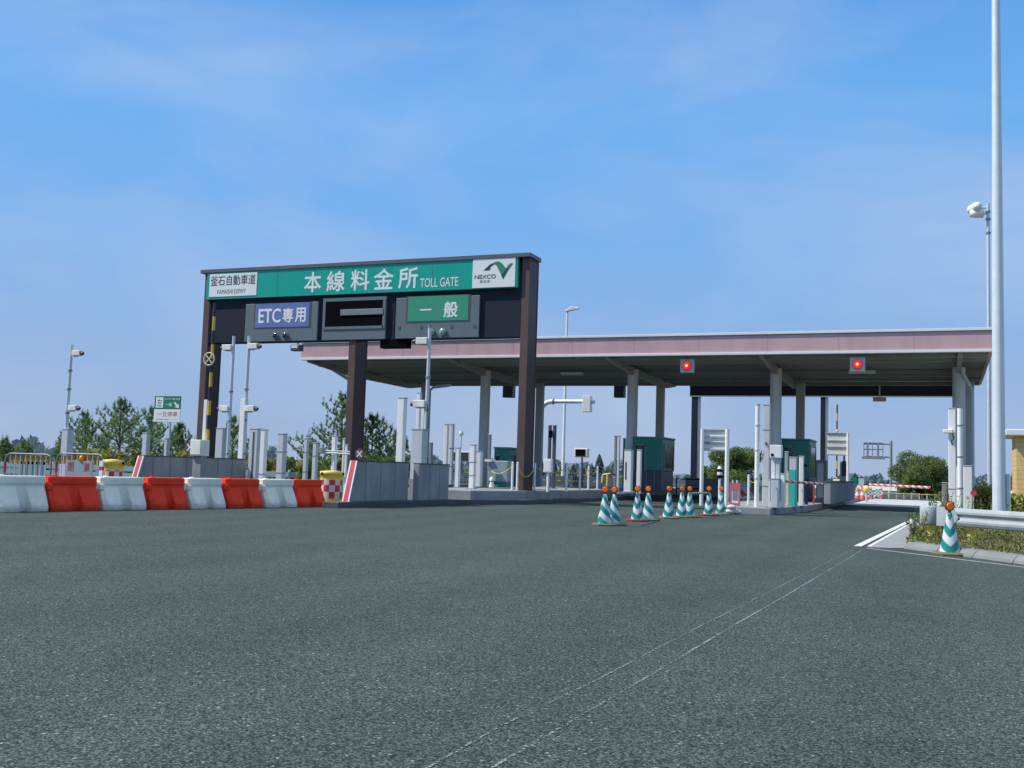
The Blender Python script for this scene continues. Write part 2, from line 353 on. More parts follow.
# painted seams and edge lines
def line(name, pts, w, m, z=.004, kind='structure', wob=0.):
    b = MB()
    for (p, q) in zip(pts[:-1], pts[1:]):
        p, q = Vector(p[:2]), Vector(q[:2]); d = (q-p).normalized(); nrm = Vector((-d.y, d.x))*w/2
        b.add([(*(p-nrm),z),(*(q-nrm),z),(*(q+nrm),z),(*(p+nrm),z)], [(0,1,2,3)])
    return b.build(name, m, kind=kind)
def worn(name, col, thr):
    m = bpy.data.materials.new(name); m.use_nodes = True; n, l = nt(m); b = n['Principled BSDF']
    g_ = n.new('ShaderNodeNewGeometry'); a = n.new('ShaderNodeTexNoise'); a.inputs['Scale'].default_value = 55; a.inputs['Detail'].default_value = 3; l.new(g_.outputs['Position'], a.inputs['Vector'])
    a2 = n.new('ShaderNodeTexNoise'); a2.inputs['Scale'].default_value = 1.1; a2.inputs['Detail'].default_value = 3; l.new(g_.outputs['Position'], a2.inputs['Vector'])
    ad = n.new('ShaderNodeMath'); ad.operation = 'MULTIPLY_ADD'; ad.inputs[1].default_value = .55; l.new(a2.outputs[0], ad.inputs[0]); l.new(a.outputs[0], ad.inputs[2])
    gt = n.new('ShaderNodeMapRange'); gt.inputs[1].default_value = thr-.03; gt.inputs[2].default_value = thr+.03; l.new(ad.outputs[0], gt.inputs[0])
    b.inputs['Base Color'].default_value = (*col, 1); b.inputs['Roughness'].default_value = .8
    t = n.new('ShaderNodeBsdfTransparent'); mx = n.new('ShaderNodeMixShader'); l.new(gt.outputs[0], mx.inputs[0]); l.new(t.outputs[0], mx.inputs[1]); l.new(b.outputs[0], mx.inputs[2]); l.new(mx.outputs[0], n['Material Output'].inputs[0])
    return m
WORN = worn('worn_white_marking', (.27, .30, .30), .80)
WORN2 = worn('faint_white_marking', (.25, .28, .28), .82)
PAINT = mat('white_road_paint', (.62, .63, .60), .7, noise=.2, nscale=12)
line('road_marking', [gp(425,770), gp(500,727), gp(593.7,682), gp(687.5,633), gp(769.5,592), gp(853,549.3)], .014, WORN2)
line('road_marking', [gp(490,770), gp(566,725), gp(660,670), gp(734,625.5), gp(789,594), gp(861,551)], .017, WORN)
line('road_marking', [gp(857.5,546.6), gp(915.7,518.2)], .13, PAINT, .008)
line('road_marking', [gp(869,547), gp(914,521.5)], .07, PAINT, .010)
gut = MB(); P4 = [gp(866,547.6), gp(902.9,548.4), gp(912,540), gp(919,524), gp(914,520.5)]
gut.add([(p.x,p.y,.006) for p in P4], [list(range(len(P4)))[::-1]])
gut.build('gutter_pavement', CONCL, kind='structure')
p0 = gp(868,548.6); p1 = gp(1024,567.5); dd = (p1-p0)/(p1.x-p0.x); p2 = p0+dd*30
line('gutter', [p0, p2], .12, CONCL, .005)
# kerb stones along the verge
KM = mat('kerb_stone', (.20, .215, .215), .85, noise=.18, nscale=3, bump=.3)
ks = thing('kerb', (kA.x, kA.y, 0), 'row of grey kerb stones edging the dry grass verge', 'kerb'); 
ang = math.atan2(kd.y, kd.x); ks.rotation_euler.z = ang
for i in range(22):
    b = MB(); x0 = i*.9+.006; x1 = (i+1)*.9-.006
    pr = [(0,0),(.02,.05),(.10,.12),(.30,.125),(.30,0)]
    n_ = len(pr); vs = [(x0,y,z) for y,z in pr]+[(x1,y,z) for y,z in pr]
    b.add(vs, [list(range(n_)), list(range(2*n_-1,n_-1,-1))]+[((k+1)%n_,k,n_+k,n_+(k+1)%n_) for k in range(n_)])
    b.build('kerb_stone', KM, ks, bevel=.008)
# verge
vA = kA + kd*.05 + Vector((0,.29,0)); vB = kA+kd*40+Vector((0,.29,0))
V = MB(); vp = [(vA.x,vA.y),(vB.x,vB.y),(60,130),(4,130),(.9,74),(.25,40),(vA.x-.02,vA.y+5)]
V.add([(p[0],p[1],.11) for p in vp]+[(p[0],p[1],-.01) for p in vp], [list(range(7))]+[((i+1)%7,i,7+i,7+(i+1)%7) for i in range(7)])
V.build('verge', SOIL, kind='structure')

# islands between the lanes
def island(name, poly, h, m, inset=None):
    b = MB(); b.prism(poly, -.01, h); return b.build(name, m, bevel=.02, kind='structure')
I1 = [(-15.25,24.1),(-14.75,24.1),(-14.2,30.3),(-12.95,33.3),(-12.45,64),(-16.6,64),(-16.6,31),(-15.25,29)]
island('toll_island', I1, .16, CONCD)
island('island_platform', [(-16.4,31.0),(-14.05,31.0),(-13.25,34),(-12.75,63),(-16.4,63)], .45, CONC)
island('toll_island', [(-6.0,33.6),(-4.95,33.6),(-4.45,38),(-4.35,62),(-7.3,62),(-7.3,39)], .22, CONC)
island('toll_island', [(-23.5,24.6),(-22.3,24.6),(-22.3,64),(-24.8,64)], .2, CONCD)
island('toll_island', [(-21.6,30),(-19.2,30),(-19.2,62),(-21.6,62)], .2, CONCD)
island('toll_island', [(-30.5,26),(-26.5,26),(-26.5,62),(-30.5,62)], .2, CONCD)

# ------------------------------------------------------------------ overhead sign gantry
GY = 34.0
gan = thing('sign_gantry', (-21, GY, 0), 'brown steel gantry over the lanes carrying the long green toll gate sign', 'gantry')
def gx(px, py=300): return at(px, py, GY).x + 21
def gz(px, py): return at(px, py, GY).z
ztop = gz(300, 265.3)
GW, GD = .29, .9
for px in (194.0, 342.9, 515.7):
    x = gx(px, 480); b = MB()
    zt = ztop-.16 if px != 342.9 else gz(349, 339)+.4
    b.box(x, x+GW, 0, .035, 0, zt); b.box(x, x+GW, GD-.035, GD, 0, zt)       # flanges
    b.box(x+.02, x+GW-.02, .035, GD-.035, 0, zt, 1)                              # boxed web
    b.box(x-.06, x+GW+.06, -.06, GD+.06, 0, .03 if px!=515.7 else .48, 0)
    b.build('post', [BROWN, BROWN_SHADE], gan, bevel=.006)
xl, xr = gx(203.5,270), gx(531,256)
b = MB(); b.box(xl-.02, xr+.03, -.16, GD+.06, ztop-.15, ztop); b.box(xl+.1, xr-.1, .3, .5, ztop-.5, ztop-.15, 0)
b.build('top_beam', mat('gantry_cap_grey', (.10,.115,.14), .45, noise=.08), gan, bevel=.01)
# backing panels behind units
zs1 = gz(208,272.3); zs0 = gz(208,299.7); zb = gz(300,341.2)
zs1 = (gz(208,272.3)+gz(518.5,257.3))/2; zs0 = (gz(208,299.7)+gz(518,288.5))/2
b = MB(); b.box(gx(211), gx(520.5), .02, .5, zb, zs0-.02)
for i in range(9):
    x = gx(211)+(gx(520.5)-gx(211))*i/8; b.box(x-.02, x+.02, .0, .02, zb, zs0-.02)
b.build('backing_panel', NAVY, gan, bevel=.006)
b = MB(); b.box(gx(207.8), gx(518.3), -.12, .02, zs0, zs1)
sgn = b.build('sign_panel', TEAL, gan, bevel=.01)
b = MB(); b.box(gx(207.8), gx(518.3), .02, .45, zs0+.02, zs1-.02); b.build('sign_box', DGREY, gan)
for i in range(1,8):
    x = gx(207.8)+(gx(518.3)-gx(207.8))*i/8
    b = MB(); b.box(x-.006, x+.006, -.1225, -.12, zs0+.01, zs1-.01); b.build('panel_seam', mat('sign_seam', (0,.19,.15), .4), sgn)
def gtext(s, p0, p1, y, m, par, bold=0.):
    return text(s, par, gx(p0[0], p0[1]), gx(p1[0], p1[1]), (gz(p0[0], p1[1])), gz(p0[0], p0[1]), y, m, bold=bold)
W1 = mat('white_reflective_film', (.78, .80, .80), .5, noise=.03)
def fit(s, pxa, pxb, pya, pyb, y, m, par, bold=0.):
    """pya/pyb measured in the column of pxa"""
    za, zb_ = gz(pxa, pya), gz(pxa, pyb)
    return text(s, par, gx(pxa, (pya+pyb)/2), gx(pxb, (pya+pyb)/2-.04*(pxb-pxa)), zb_, za, y, m, bold=bold)
# name plate
H = zs1-zs0
b = MB(); b.box(gx(210.8), gx(258), -.135, -.12, zs0+.09*H, zs1-.09*H); b.build('name_plate', W1, sgn)
zz = lambda t: zs0+H*t
text('釜石自動車道', sgn, gx(212), gx(256.5), zz(.48), zz(.84), -.138, INK, bold=.008)
text('KAMAISHI EXPWY', sgn, gx(219), gx(247.5), zz(.18), zz(.34), -.138, INK)
xs = [(305.5,322),(328,345.5),(352,370),(375,394),(399.5,418.5)]
for ch, (a, b_) in zip('本線料金所', xs):
    text(ch, sgn, gx(a), gx(b_), zz(.12), zz(.80), -.125, W1, bold=.022)
text('TOLL GATE', sgn, gx(421.2), gx(459), zz(.12), zz(.42), -.125, W1, bold=.008)
b = MB(); b.box(gx(473.3), gx(515.8), -.14, -.12, zz(.03), zz(.97)); lp = b.build('logo_plate', W1, sgn)
def lpoly(pts, m, y):
    # points in a 228 x 160 plate drawing, origin top left
    X0, X1 = gx(473.3), gx(515.8); Z0, Z1 = zz(.03), zz(.97)
    P = [(X0+(X1-X0)*px/228, Z1-(Z1-Z0)*py/160) for px, py in pts]
    q = MB(); q.slab(P[::-1], y, y+.004); q.build('emblem', m, lp)
lpoly([(58,66),(92,34),(122,22),(112,36),(96,48),(92,66)], LOGOD, -.146)
lpoly([(108,30),(122,20),(142,20),(158,32),(184,66),(164,118),(150,84),(128,40)], LOGOG, -.147)
lpoly([(164,118),(158,96),(192,40),(214,32),(190,70)], LOGOD, -.149)
lpoly([(186,52),(198,34),(214,32),(192,64)], LOGOG, -.152)
text('NEXCO', lp, gx(475.5), gx(496.5), zz(.32), zz(.45), -.146, INK, bold=.015)
text('東日本', lp, gx(480.5), gx(491), zz(.18), zz(.28), -.146, INK)
def ux(px, py=300): return gx(px+1.5, py)
def zu(t): return zb+(zs0-zb)*max(.005, t-.065)
# ETC unit
def unit(pxa, pxb, ta, tb, name):
    q = MB(); q.box(ux(pxa), ux(pxb), -.07, .02, zu(ta), zu(tb)); return q.build(name, CASE, gan, bevel=.012)

u = unit(245.8, 318, .01, .93, 'lane_sign_box')
q = MB(); q.box(ux(254.5), ux(311.5), -.078, -.07, zu(.36), zu(.93)); q.build('display_frame', DGREY, u)
q = MB(); q.box(ux(256), ux(309.5), -.086, -.078, zu(.385), zu(.92)); q.build('display', DISPB, u)
text('ETC', u, ux(259.5), ux(281), zu(.49), zu(.80), -.091, W1, bold=.03)
text('専', u, ux(283.5), ux(293.5), zu(.49), zu(.80), -.091, W1, bold=.03); text('用', u, ux(296), ux(306), zu(.49), zu(.80), -.091, W1, bold=.03)
for px in (275.8, 285.6):
    q = MB(); x = ux(px, 330); z = zu(.19)
    q.cyl((x,-.15,z),(x,-.07,z),.13,n=20); l_ = q.build('lamp_hood', MGREY, u)
    q = MB(); q.lathe([(0.001,.05),(.06,.04),(.115,.0)], 18); o = q.build('lamp_lens', LENS, u, loc=(x,-.15,z)); o.rotation_euler.x = R(90)
# centre unit, louvred
u = unit(322.8, 386, .05, 1.0, 'ventilation_unit')
q = MB(); q.box(ux(325.5), ux(382.5), -.078, -.07, zu(.36), zu(.92)); q.build('dark_opening', BLACK, u)
q = MB(); q.box(ux(341), ux(383.5), -.12, -.078, zu(.60), zu(.73)); q.build('cross_bar', mat('bar_grey',(.17,.21,.22),.5), u, bevel=.01)
q = MB(); q.box(ux(324), ux(384), -.10, -.07, zu(.30), zu(.36)); q.box(ux(383), ux(385.5), -.10,-.07, zu(.3), zu(.94)); q.build('frame', CASE, u)
# general lane unit
u = unit(395.8, 479, .03, .94, 'lane_sign_box')
q = MB(); q.box(ux(406), ux(470), -.078, -.07, zu(.40), zu(.965)); q.build('display_frame', DGREY, u)
q = MB(); q.box(ux(408), ux(468), -.086, -.078, zu(.43), zu(.955)); q.build('display', DISPG, u)
text('一', u, ux(420), ux(431.5), zu(.655), zu(.685), -.091, W1, bold=.01)
text('般', u, ux(444), ux(457.5), zu(.50), zu(.82), -.091, W1, bold=.03)
for px in (431, 442.5):
    q = MB(); x = ux(px, 330); z = zu(.19)
    q.cyl((x,-.15,z),(x,-.07,z),.14,n=20); q.build('lamp_hood', MGREY, u)
    q = MB(); q.lathe([(0.001,.05),(.06,.04),(.12,.0)], 18); o = q.build('lamp_lens', mat('pale_lens', (.25,.35,.33), .2), u, loc=(x,-.15,z)); o.rotation_euler.x = R(90)
for px in (400, 422, 452, 475):
    q = MB(); x = ux(px); q.box(x-.05,x+.05,-.08,-.07,zu(.26),zu(.33)); q.build('hinge', DGREY, u)
q = MB(); q.box(gx(380,343), gx(407,343), .0, .35, gz(393,347.8), zb); q.build('junction_box', BLACK, gan, bevel=.01)
# floodlight hung from the gantry
p = at(297, 348, GY)
t = thing('floodlight', (p.x, p.y, p.z), 'small dark floodlight hanging under the gantry sign beside the canopy corner', 'floodlight')
b = MB(); b.cb((0,0,0),(.42,.3,.24)); b.build('housing', DGREY, t, bevel=.03)
b = MB(); b.box(-.15,.12,-.16,-.15,-.02,.08); b.build('lens', OFFW, t)
b = MB(); b.cyl((0,.05,.1),(0,.05,zb-p.z),.03); b.build('bracket', DGREY, t)

# ------------------------------------------------------------------ canopy over the toll booths
CY0, CY1 = 42.0, 54.6
cz0 = (at(300.4,358,CY0).z + at(992,353,CY0).z)/2; cz1 = (at(538,336.7,CY0).z + at(992,330,CY0).z)/2
cxl, cxr = at(301.5,350,CY0).x, at(993.2,345,CY0).x
czr = (at(988,387.7,CY1).z + at(422.7,383.2,CY1).z)/2
can = thing('toll_canopy', ((cxl+cxr)/2, CY0, 0), 'long flat canopy with pink fascia standing on grey columns over the toll lanes', 'canopy')
cxm = (cxl+cxr)/2; L0, L1 = cxl-cxm, cxr-cxm; D = CY1-CY0
b = MB(); b.box(L0, L1, 0, .12, cz0+.07, cz1-.07)
b.build('front_fascia', PINK, can)
n = 11
for i in range(1, n):
    x = L0+(L1-L0)*i/n; b = MB(); b.box(x-.008, x+.008, -.003, 0, cz0+.07, cz1-.07)
    b.build('fascia_joint', mat('fascia_joint_dark', (.33,.21,.25), .6), can)
b = MB(); b.box(L0-.03, L1+.03, -.06, .2, cz1-.05, cz1+.05); b.box(L0-.03, L0+.2, .2, D, cz1-.07, cz1+.07); b.box(L1-.2, L1+.03, .2, D, cz1-.07, cz1+.07); b.build('top_trim', TRIMW, can, bevel=.01)
b = MB(); b.box(L0-.03, L1+.03, -.06, .14, cz0-.03, cz0+.07); b.build('bottom_trim', TRIMW, can, bevel=.01)
b = MB()
for xa, xb in ((L0, L0+.12), (L1-.12, L1)):
    b.add([(xa,.12,cz0),(xb,.12,cz0),(xb,D,czr),(xa,D,czr),(xa,.12,cz1-.07),(xb,.12,cz1-.07),(xb,D,cz1-.07),(xa,D,cz1-.07)], [(0,3,2,1),(4,5,6,7),(0,1,5,4),(1,2,6,5),(2,3,7,6),(3,0,4,7)])
b.box(L0, L1, D, D+.1, czr+.02, cz1-.07)
b.build('side_fascia', PINK, can)
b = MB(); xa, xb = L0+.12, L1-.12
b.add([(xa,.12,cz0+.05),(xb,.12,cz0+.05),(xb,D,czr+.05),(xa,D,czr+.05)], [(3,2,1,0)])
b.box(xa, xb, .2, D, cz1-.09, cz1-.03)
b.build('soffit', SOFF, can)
def zsof(y): return cz0 + (czr-cz0)*y/D
b = MB()
for yy in (1.1, 2.4, 6.6, 8.0, 9.9, 11.9):
    z = zsof(yy); b.box(xa, xb, yy-.05, yy+.05, z-.10, z+.05)
b.build('purlin', SBEAM, can)
FYC, RYC = 46.4, 52.2
for pf, pr in ((352.5, 425), (485.0, 540), (632.5, 660.5), (775.8, 800.5), (958.8, 969.5)):
    x = at(pf, 400, FYC).x-cxm; xr_ = at(pr, 400, RYC).x-cxm
    z = zsof(FYC-CY0)
    b = MB(); b.cyl((x, FYC-CY0, 0),(x, FYC-CY0, z-.1), .245, n=28); b.build('column', COLM, can)
    zr = zsof(RYC-CY0); b = MB(); b.cb((xr_, RYC-CY0, zr/2-.05),(.40,.34,zr-.1)); b.build('column', COLD, can, bevel=.04)
    # tapered cross beam running front to back over the columns
    b = MB(); yy = [.25, FYC-CY0-.3, RYC-CY0+.3, D-.2]; dp = [.10, .36, .36, .12]; vs = []
    for y_, d_ in zip(yy, dp):
        for xx in (-.09, .09): vs += [(x+xx+(xr_-x)*.0, y_, zsof(y_)-.02), (x+xx, y_, zsof(y_)-d_)]
    fs = []
    for q in range(3): o_ = 4*q; fs += [(o_,o_+4,o_+5,o_+1),(o_+3,o_+7,o_+6,o_+2),(o_+1,o_+5,o_+7,o_+3),(o_+2,o_+6,o_+4,o_)]
    fs += [(0,1,3,2),(12,14,15,13)]
    b.add(vs, fs); b.build('cross_beam', SBEAM, can)
xq = at(352.5,400,FYC).x-cxm; q0 = at(321,362,45.0)
b = MB(); b.cyl((q0.x-cxm, 3.0, q0.z),(xq, FYC-CY0, zsof(4.4)-.62), .09, n=10); b.build('brace', SBEAM, can)
b = MB(); b.cyl((q0.x-cxm, 3.0, q0.z-.06),(q0.x-cxm, 3.0, zsof(3)-.0), .13, n=10); b.build('pipe_elbow', SBEAM, can)
# downpipe by the right column
x = at(968, 360, FYC).x-cxm
b = MB(); b.tube([(x-.35,FYC-CY0-.4,zsof(4)-.05),(x+.15,FYC-CY0-.2,zsof(4)-1.1),(x+.15,FYC-CY0-.2,.1)], .07, 12); b.build('downpipe', LGREY, can)
# strip lights under the soffit
for px, py in ((862,371),(572,371)):
    p = at(px, py, 48); b = MB(); b.cb((p.x-cxm, 48-CY0, zsof(6)-.08),(1.1,.25,.12)); b.build('strip_light', OFFW, can)
for px in (503.5, 614.5):
    p0 = at(px, 386, CY1); p1 = at(px+9.5, 397.5, CY1)
    b = MB(); b.box(p0.x-cxm, p1.x-cxm, D-.1, D+.35, p1.z, czr+.0); b.build('hanging_box', DGREY, can, bevel=.01)
p0 = at(880,398,CY1); b = MB(); b.cb((p0.x-cxm, D-.4, p0.z-.1),(.6,.3,.2)); b.cyl((p0.x-cxm,D-.4,p0.z),(p0.x-cxm,D-.4,czr),.03); b.build('lamp', OFFW, can)

# traffic signals under the fascia
for k, (px, py) in enumerate(((687.4, 366), (857.6, 364.6))):
    p = at(px, py, CY0+.35)
    t = thing('traffic_signal', (p.x, p.y, p.z), ('square grey signal with lit red lamp under the middle of the canopy front', 'square grey signal with lit red lamp near the right end of the canopy front')[k], 'traffic signal', 'red lane signals under the canopy')
    b = MB(); b.box(-.28,.28,-.1,.12,-.28,.28); b.build('housing', LGREY, t, bevel=.02)
    b = MB(); b.cyl((0,-.1,0),(0,-.17,0),.18,.18,24); b.build('lamp_hood', REDP, t)
    b = MB(); b.cyl((0,-.17,0),(0,-.18,0),.16,.16,24); b.cyl((0,-.181,0),(0,-.186,0),.05,.05,12,1); b.build('red_lamp', [REDL, REDC], t)
    b = MB(); b.box(-.04,.04,.0,.06,.28,cz0-p.z-.02); b.build('bracket', MGREY, t)

# ------------------------------------------------------------------ dark gantry behind the canopy
BY = 66.0
t = thing('rear_gantry', (at(695,440,BY).x, BY, 0), 'dark steel gantry standing behind the canopy with a dark back panel', 'gantry')
ox = t.location.x
for a, b_ in ((691.0,697.2),(820.3,825.3)):
    x0, x1 = at(a,440,BY).x-ox, at(b_,440,BY).x-ox
    b = MB(); b.box(x0,x1-.04,0,.35,0,at(700,386,BY).z); b.build('post', NAVY, t)
    b = MB(); b.box(x1-.02,x1+.14,.1,.3,0,at(700,393,BY).z); b.build('side_post', COLM, t)
b = MB(); b.box(at(690,390,BY).x-ox, at(969,390,BY).x-ox, -.02, .3, at(830,396.8,BY).z, at(830,384,BY).z+.9)
b.build('back_panel', BLACK, t)
b = MB(); b.box(at(690,390,BY).x-ox, at(969,390,BY).x-ox, -.06, -.022, at(830,397.2,BY).z, at(830,396,BY).z); b.build('bottom_rail', MGREY, t)

# ------------------------------------------------------------------ concrete nose walls
def yof(px, py, X):
    d = sight(px, py); return X/d.x*d.y
Y_B, Y_C0, Y_C1 = yof(408.5,480,-14.8), yof(419,480,-14.45), yof(449,480,-14.45)
def wall(x, y0, y1, h, zb_, label, stripe=True, th=.2):
    t = thing('barrier_wall', (x, y0, 0), label, 'wall')
    b = MB(); s_ = .35 if stripe else 0
    b.add([(-th,0,zb_),(0,0,zb_),(0,y1-y0,zb_),(-th,y1-y0,zb_),(-th,s_,h),(0,s_,h),(0,y1-y0,h),(-th,y1-y0,h)], [(0,3,2,1),(4,5,6,7),(0,1,5,4),(1,2,6,5),(2,3,7,6),(3,0,4,7)])
    n_ = max(1, int((y1-y0)/.9))
    b.build('wall_panel', CONC, t, bevel=.015)
    for i in range(1, n_+1):
        if i*(y1-y0)/(n_+1) > s_+.1:
            q = MB(); yy = i*(y1-y0)/(n_+1); q.box(-.001,.003,yy-.008,yy+.008,zb_+.01,h-.02); q.build('joint', CONCD, t)
    b = MB(); b.box(-th-.01,.012,s_,y1-y0+.01,h,h+.03); b.build('coping', CONCD, t)
    if stripe:
        q = MB(); e = .012
        q.add([(-th-.01,-e,zb_),(.01,-e,zb_),(.01,s_-e,h+.01),(-th-.01,s_-e,h+.01),(.01,.02,zb_),(.01,s_+.02,h+.01)], [(0,1,2,3),(1,4,5,2)]); q.build('nose_board', W1, t)
        q = MB(); q.add([(-th+.03,-e-.004,zb_),(-.03,-e-.004,zb_),(-.03,s_-e-.004,h+.008),(-th+.03,s_-e-.004,h+.008)], [(0,1,2,3)]); q.build('red_stripe', REDP, t)
    return t
wall(-14.8, 24.7, Y_B, 1.26, .16, 'grey concrete wall with a red striped nose, right of the centre gantry post')
wall(-14.45, Y_C0, Y_C1, 1.24, .16, 'short grey concrete wall block without stripe at the front of the kerbed island', stripe=False)
wall(-22.6, 25.2, 30.7, 1.22, .2, 'long grey concrete wall with red striped nose behind the lifted barrier arm')

# ------------------------------------------------------------------ posts and cabinets
def post(pl, pr, pt, pb, Y, m, label, name='antenna_post', cat='post', base=None, cap=True, group=None, parts=None, bz=None):
    """box post: left/right edges and top in view at depth Y, standing on z=base"""
    ym = (pt+pb)/2
    x0, x1 = at(pl, ym, Y).x, at(pr, ym, Y).x; rr_ = abs((x0+x1)/2)/Y
    w = (x1-x0)/(1+rr_*.9); zt = at((pl+pr)/2, pt, Y).z; z0 = base if base is not None else 0.
    t = thing(name, (x0+w/2, Y, z0), label, cat, group)
    b = MB(); b.box(-w/2, w/2, 0, w, 0, zt-z0); b.build('body', m, t, bevel=min(.02, w*.15))
    if cap:
        b = MB(); b.box(-w/2-.012, w/2+.012, -.012, w+.012, zt-z0, zt-z0+.025); b.build('cap', LGREY, t)
    b = MB(); b.box(-w/2-.06, w/2+.06, -.06, w+.06, 0, .02); b.build('base_plate', MGREY, t)
    return t, w, zt-z0
def bands(t, w, zs, m=MGREY):
    b = MB()
    for z in zs: b.box(-w/2-.008, w/2+.008, -.008, w+.008, z, z+.025)
    b.build('strap', m, t)
def cctv(t, x, y, z, side, s=1.):
    arm = MB(); arm.cyl((0,y,z),(side*.28*s,y-.05,z), .02, n=8); a = arm.build('camera_arm', GALV, t)
    b = MB(); b.box(side*.2*s-.17*s, side*.2*s+.17*s, y-.12, y+.08, z+.02, z+.2*s); h_ = b.build('camera_housing', OFFW, t, bevel=.02)
    b = MB(); b.cyl((side*.2*s+side*.18*s, y-.02, z+.11*s),(side*.2*s+side*.26*s, y-.02, z+.09*s),.06*s, n=10); b.build('lens_hood', DGREY, h_)

# far left: tall camera pole on a cabinet
t, w, h = post(60.5, 72.5, 429.5, 470, 30, GALV, 'grey cabinet with a tall two-camera pole beyond the pipe fence', 'camera_pole', 'camera pole', base=.1)
b = MB(); zt = at(71,344,30).z-.1; b.cyl((-.09,w/2,h),(-.09,w/2,zt),.07,.05,12); b.build('pole', GALV, t)
b = MB()
for z in (h+.6, h+1.5, h+2.2): b.cyl((-.09,w/2,z),(-.09,w/2,z+.06),.085,n=12)
b.build('collar', MGREY, t)
cctv(t, -.05, w/2, at(71,356,30).z-.1, 1, 1.1); cctv(t, -.05, w/2, at(64,411,30).z-.1, 1, 1.1)
# posts behind left wall
post(141.5,149.5,433,470,33,GALV,'short grey post rising behind the left end of the long concrete wall',base=.2)
post(163.5,168.5,438.5,470,34,LGREY,'thin grey post below the green and white roadside sign',base=.2)
t,w,h = post(215,227,428.5,470,33,LGREY,'wide pale cabinet behind the concrete wall, right of the left gantry post','equipment_cabinet','cabinet',base=.2)
# twin camera poles
def campole(pxb, pyt, pxl, Y, side, label, py1, py2, thick=None):
    x = at(pxb, 460, Y).x; zt = at(pxb+6, pyt, Y).z
    t = thing('camera_pole', (x, Y, .2), label, 'camera pole')
    b = MB(); b.cyl((0,0,0),(0,0,zt-.2),.07,.055,12); b.build('pole', GALV, t)
    b = MB()
    for z in (1.2, 2.4, 3.5): b.cyl((0,0,z),(0,0,z+.05),.085,n=12)
    b.build('collar', MGREY, t)
    if thick:
        w_ = .2; b = MB(); b.box(-w_/2-.06,w_/2-.06,-.1,.1,0,at(pxb,thick,Y).z-.2); b.build('sleeve', WHITE, t, bevel=.01)
    cctv(t, 0, 0, at(pxb, py1, Y).z-.2, side, 1.15); cctv(t, 0, 0, at(pxb, py2, Y).z-.2, side, 1.15)
    return t
campole(227.4, 336, 0, 32, -1, 'slim steel pole with two cameras pointing left behind the concrete wall', 351, 412)
campole(242.8, 336, 0, 31, 1, 'slim steel pole on a white sleeve with two cameras pointing right', 350, 412, 399)
t,w,h = post(248.5,262,429,480,30.5,LGREY,'broad ribbed grey post right of the camera pole sleeve',base=.15)
b = MB(); b.box(-.02,.04,-.012,-.001,.05,h-.1); b.build('slot', DGREY, t)
t,w,h = post(259.5,267,430,480,29.5,WHITE,'plain white post standing third right of the camera poles',base=.1); bands(t,w,[h*.3])
t,w,h = post(276.5,286.5,434,480,29.5,LGREY,'pale grey banded post in the gap between the two gantry legs',base=.1); bands(t,w,[h*.35,h*.7])
t,w,h = post(303,308.5,438.5,480,30.5,LGREY,'narrow grey post left of the other banded one behind the last red barrier',base=.1); bands(t,w,[h*.4,h*.75])
t,w,h = post(312,318,443,480,29.5,LGREY,'narrow banded grey post just left of the checkered drum',base=.1); bands(t,w,[h*.75])
t,w,h = post(331,337,436,480,27.5,WHITE,'short white post behind the checkered drum carrying a sensor bar',base=.1)
b = MB(); z = at(334,453,27.5).z-.1
b.cyl((-.35,-.06,z),(.62,-.06,z-.02),.028,n=8); b.cyl((-.35,-.06,z+.07),(.62,-.06,z+.05),.02,n=8); b.build('sensor_bar', LGREY, t)
b = MB(); b.cb((-.36,-.06,z+.07),(.16,.14,.2)); b.build('sensor_box', MGREY, t, bevel=.02)
t,w,h = post(342,344.2,439,480,28,WHITE,'very thin white pole beside the centre gantry leg',base=.1)
t,w,h = post(344.3,347.3,445,480,27.8,WHITE,'low white pole touching the centre gantry leg in view',base=.1)
# round prohibition signs
def round_sign(px, py, Y, r_, label, z0, pm=MGREY):
    p = at(px, py, Y)
    t = thing('round_sign', (p.x, Y, z0), label, 'sign'); z = p.z-z0
    b = MB(); b.cyl((0,0,z),(0,.02,z), r_, n=28); b.build('disc', mat('maroon_rim',(.20,.03,.05),.5), t)
    b = MB(); b.cyl((0,-.006,z),(0,-.001,z), r_*.74, n=28); b.build('disc_face', mat('dark_sign_face', (.13,.12,.17), .4), t)
    b = MB()
    for a in (45, -45):
        M = Matrix.Translation((0,-.012,z)) @ Matrix.Rotation(R(a),4,'Y'); b.box(-r_*.72,r_*.72,-.003+.002*(a>0),.003+.002*(a>0),-r_*.1,r_*.1, 0, M)
    b.build('cross', OFFW, t)
    b = MB(); b.cyl((0,.05,0),(0,.05,z+r_*.5),.025,n=8); b.build('pole', pm, t)
round_sign(359.6, 454, 28.6, .17, 'small round red-rimmed sign with a cross above the striped wall nose', .3)
round_sign(190, 447.5, 30.8, .24, 'small round dark sign with a cross behind the barrier machine', .2)

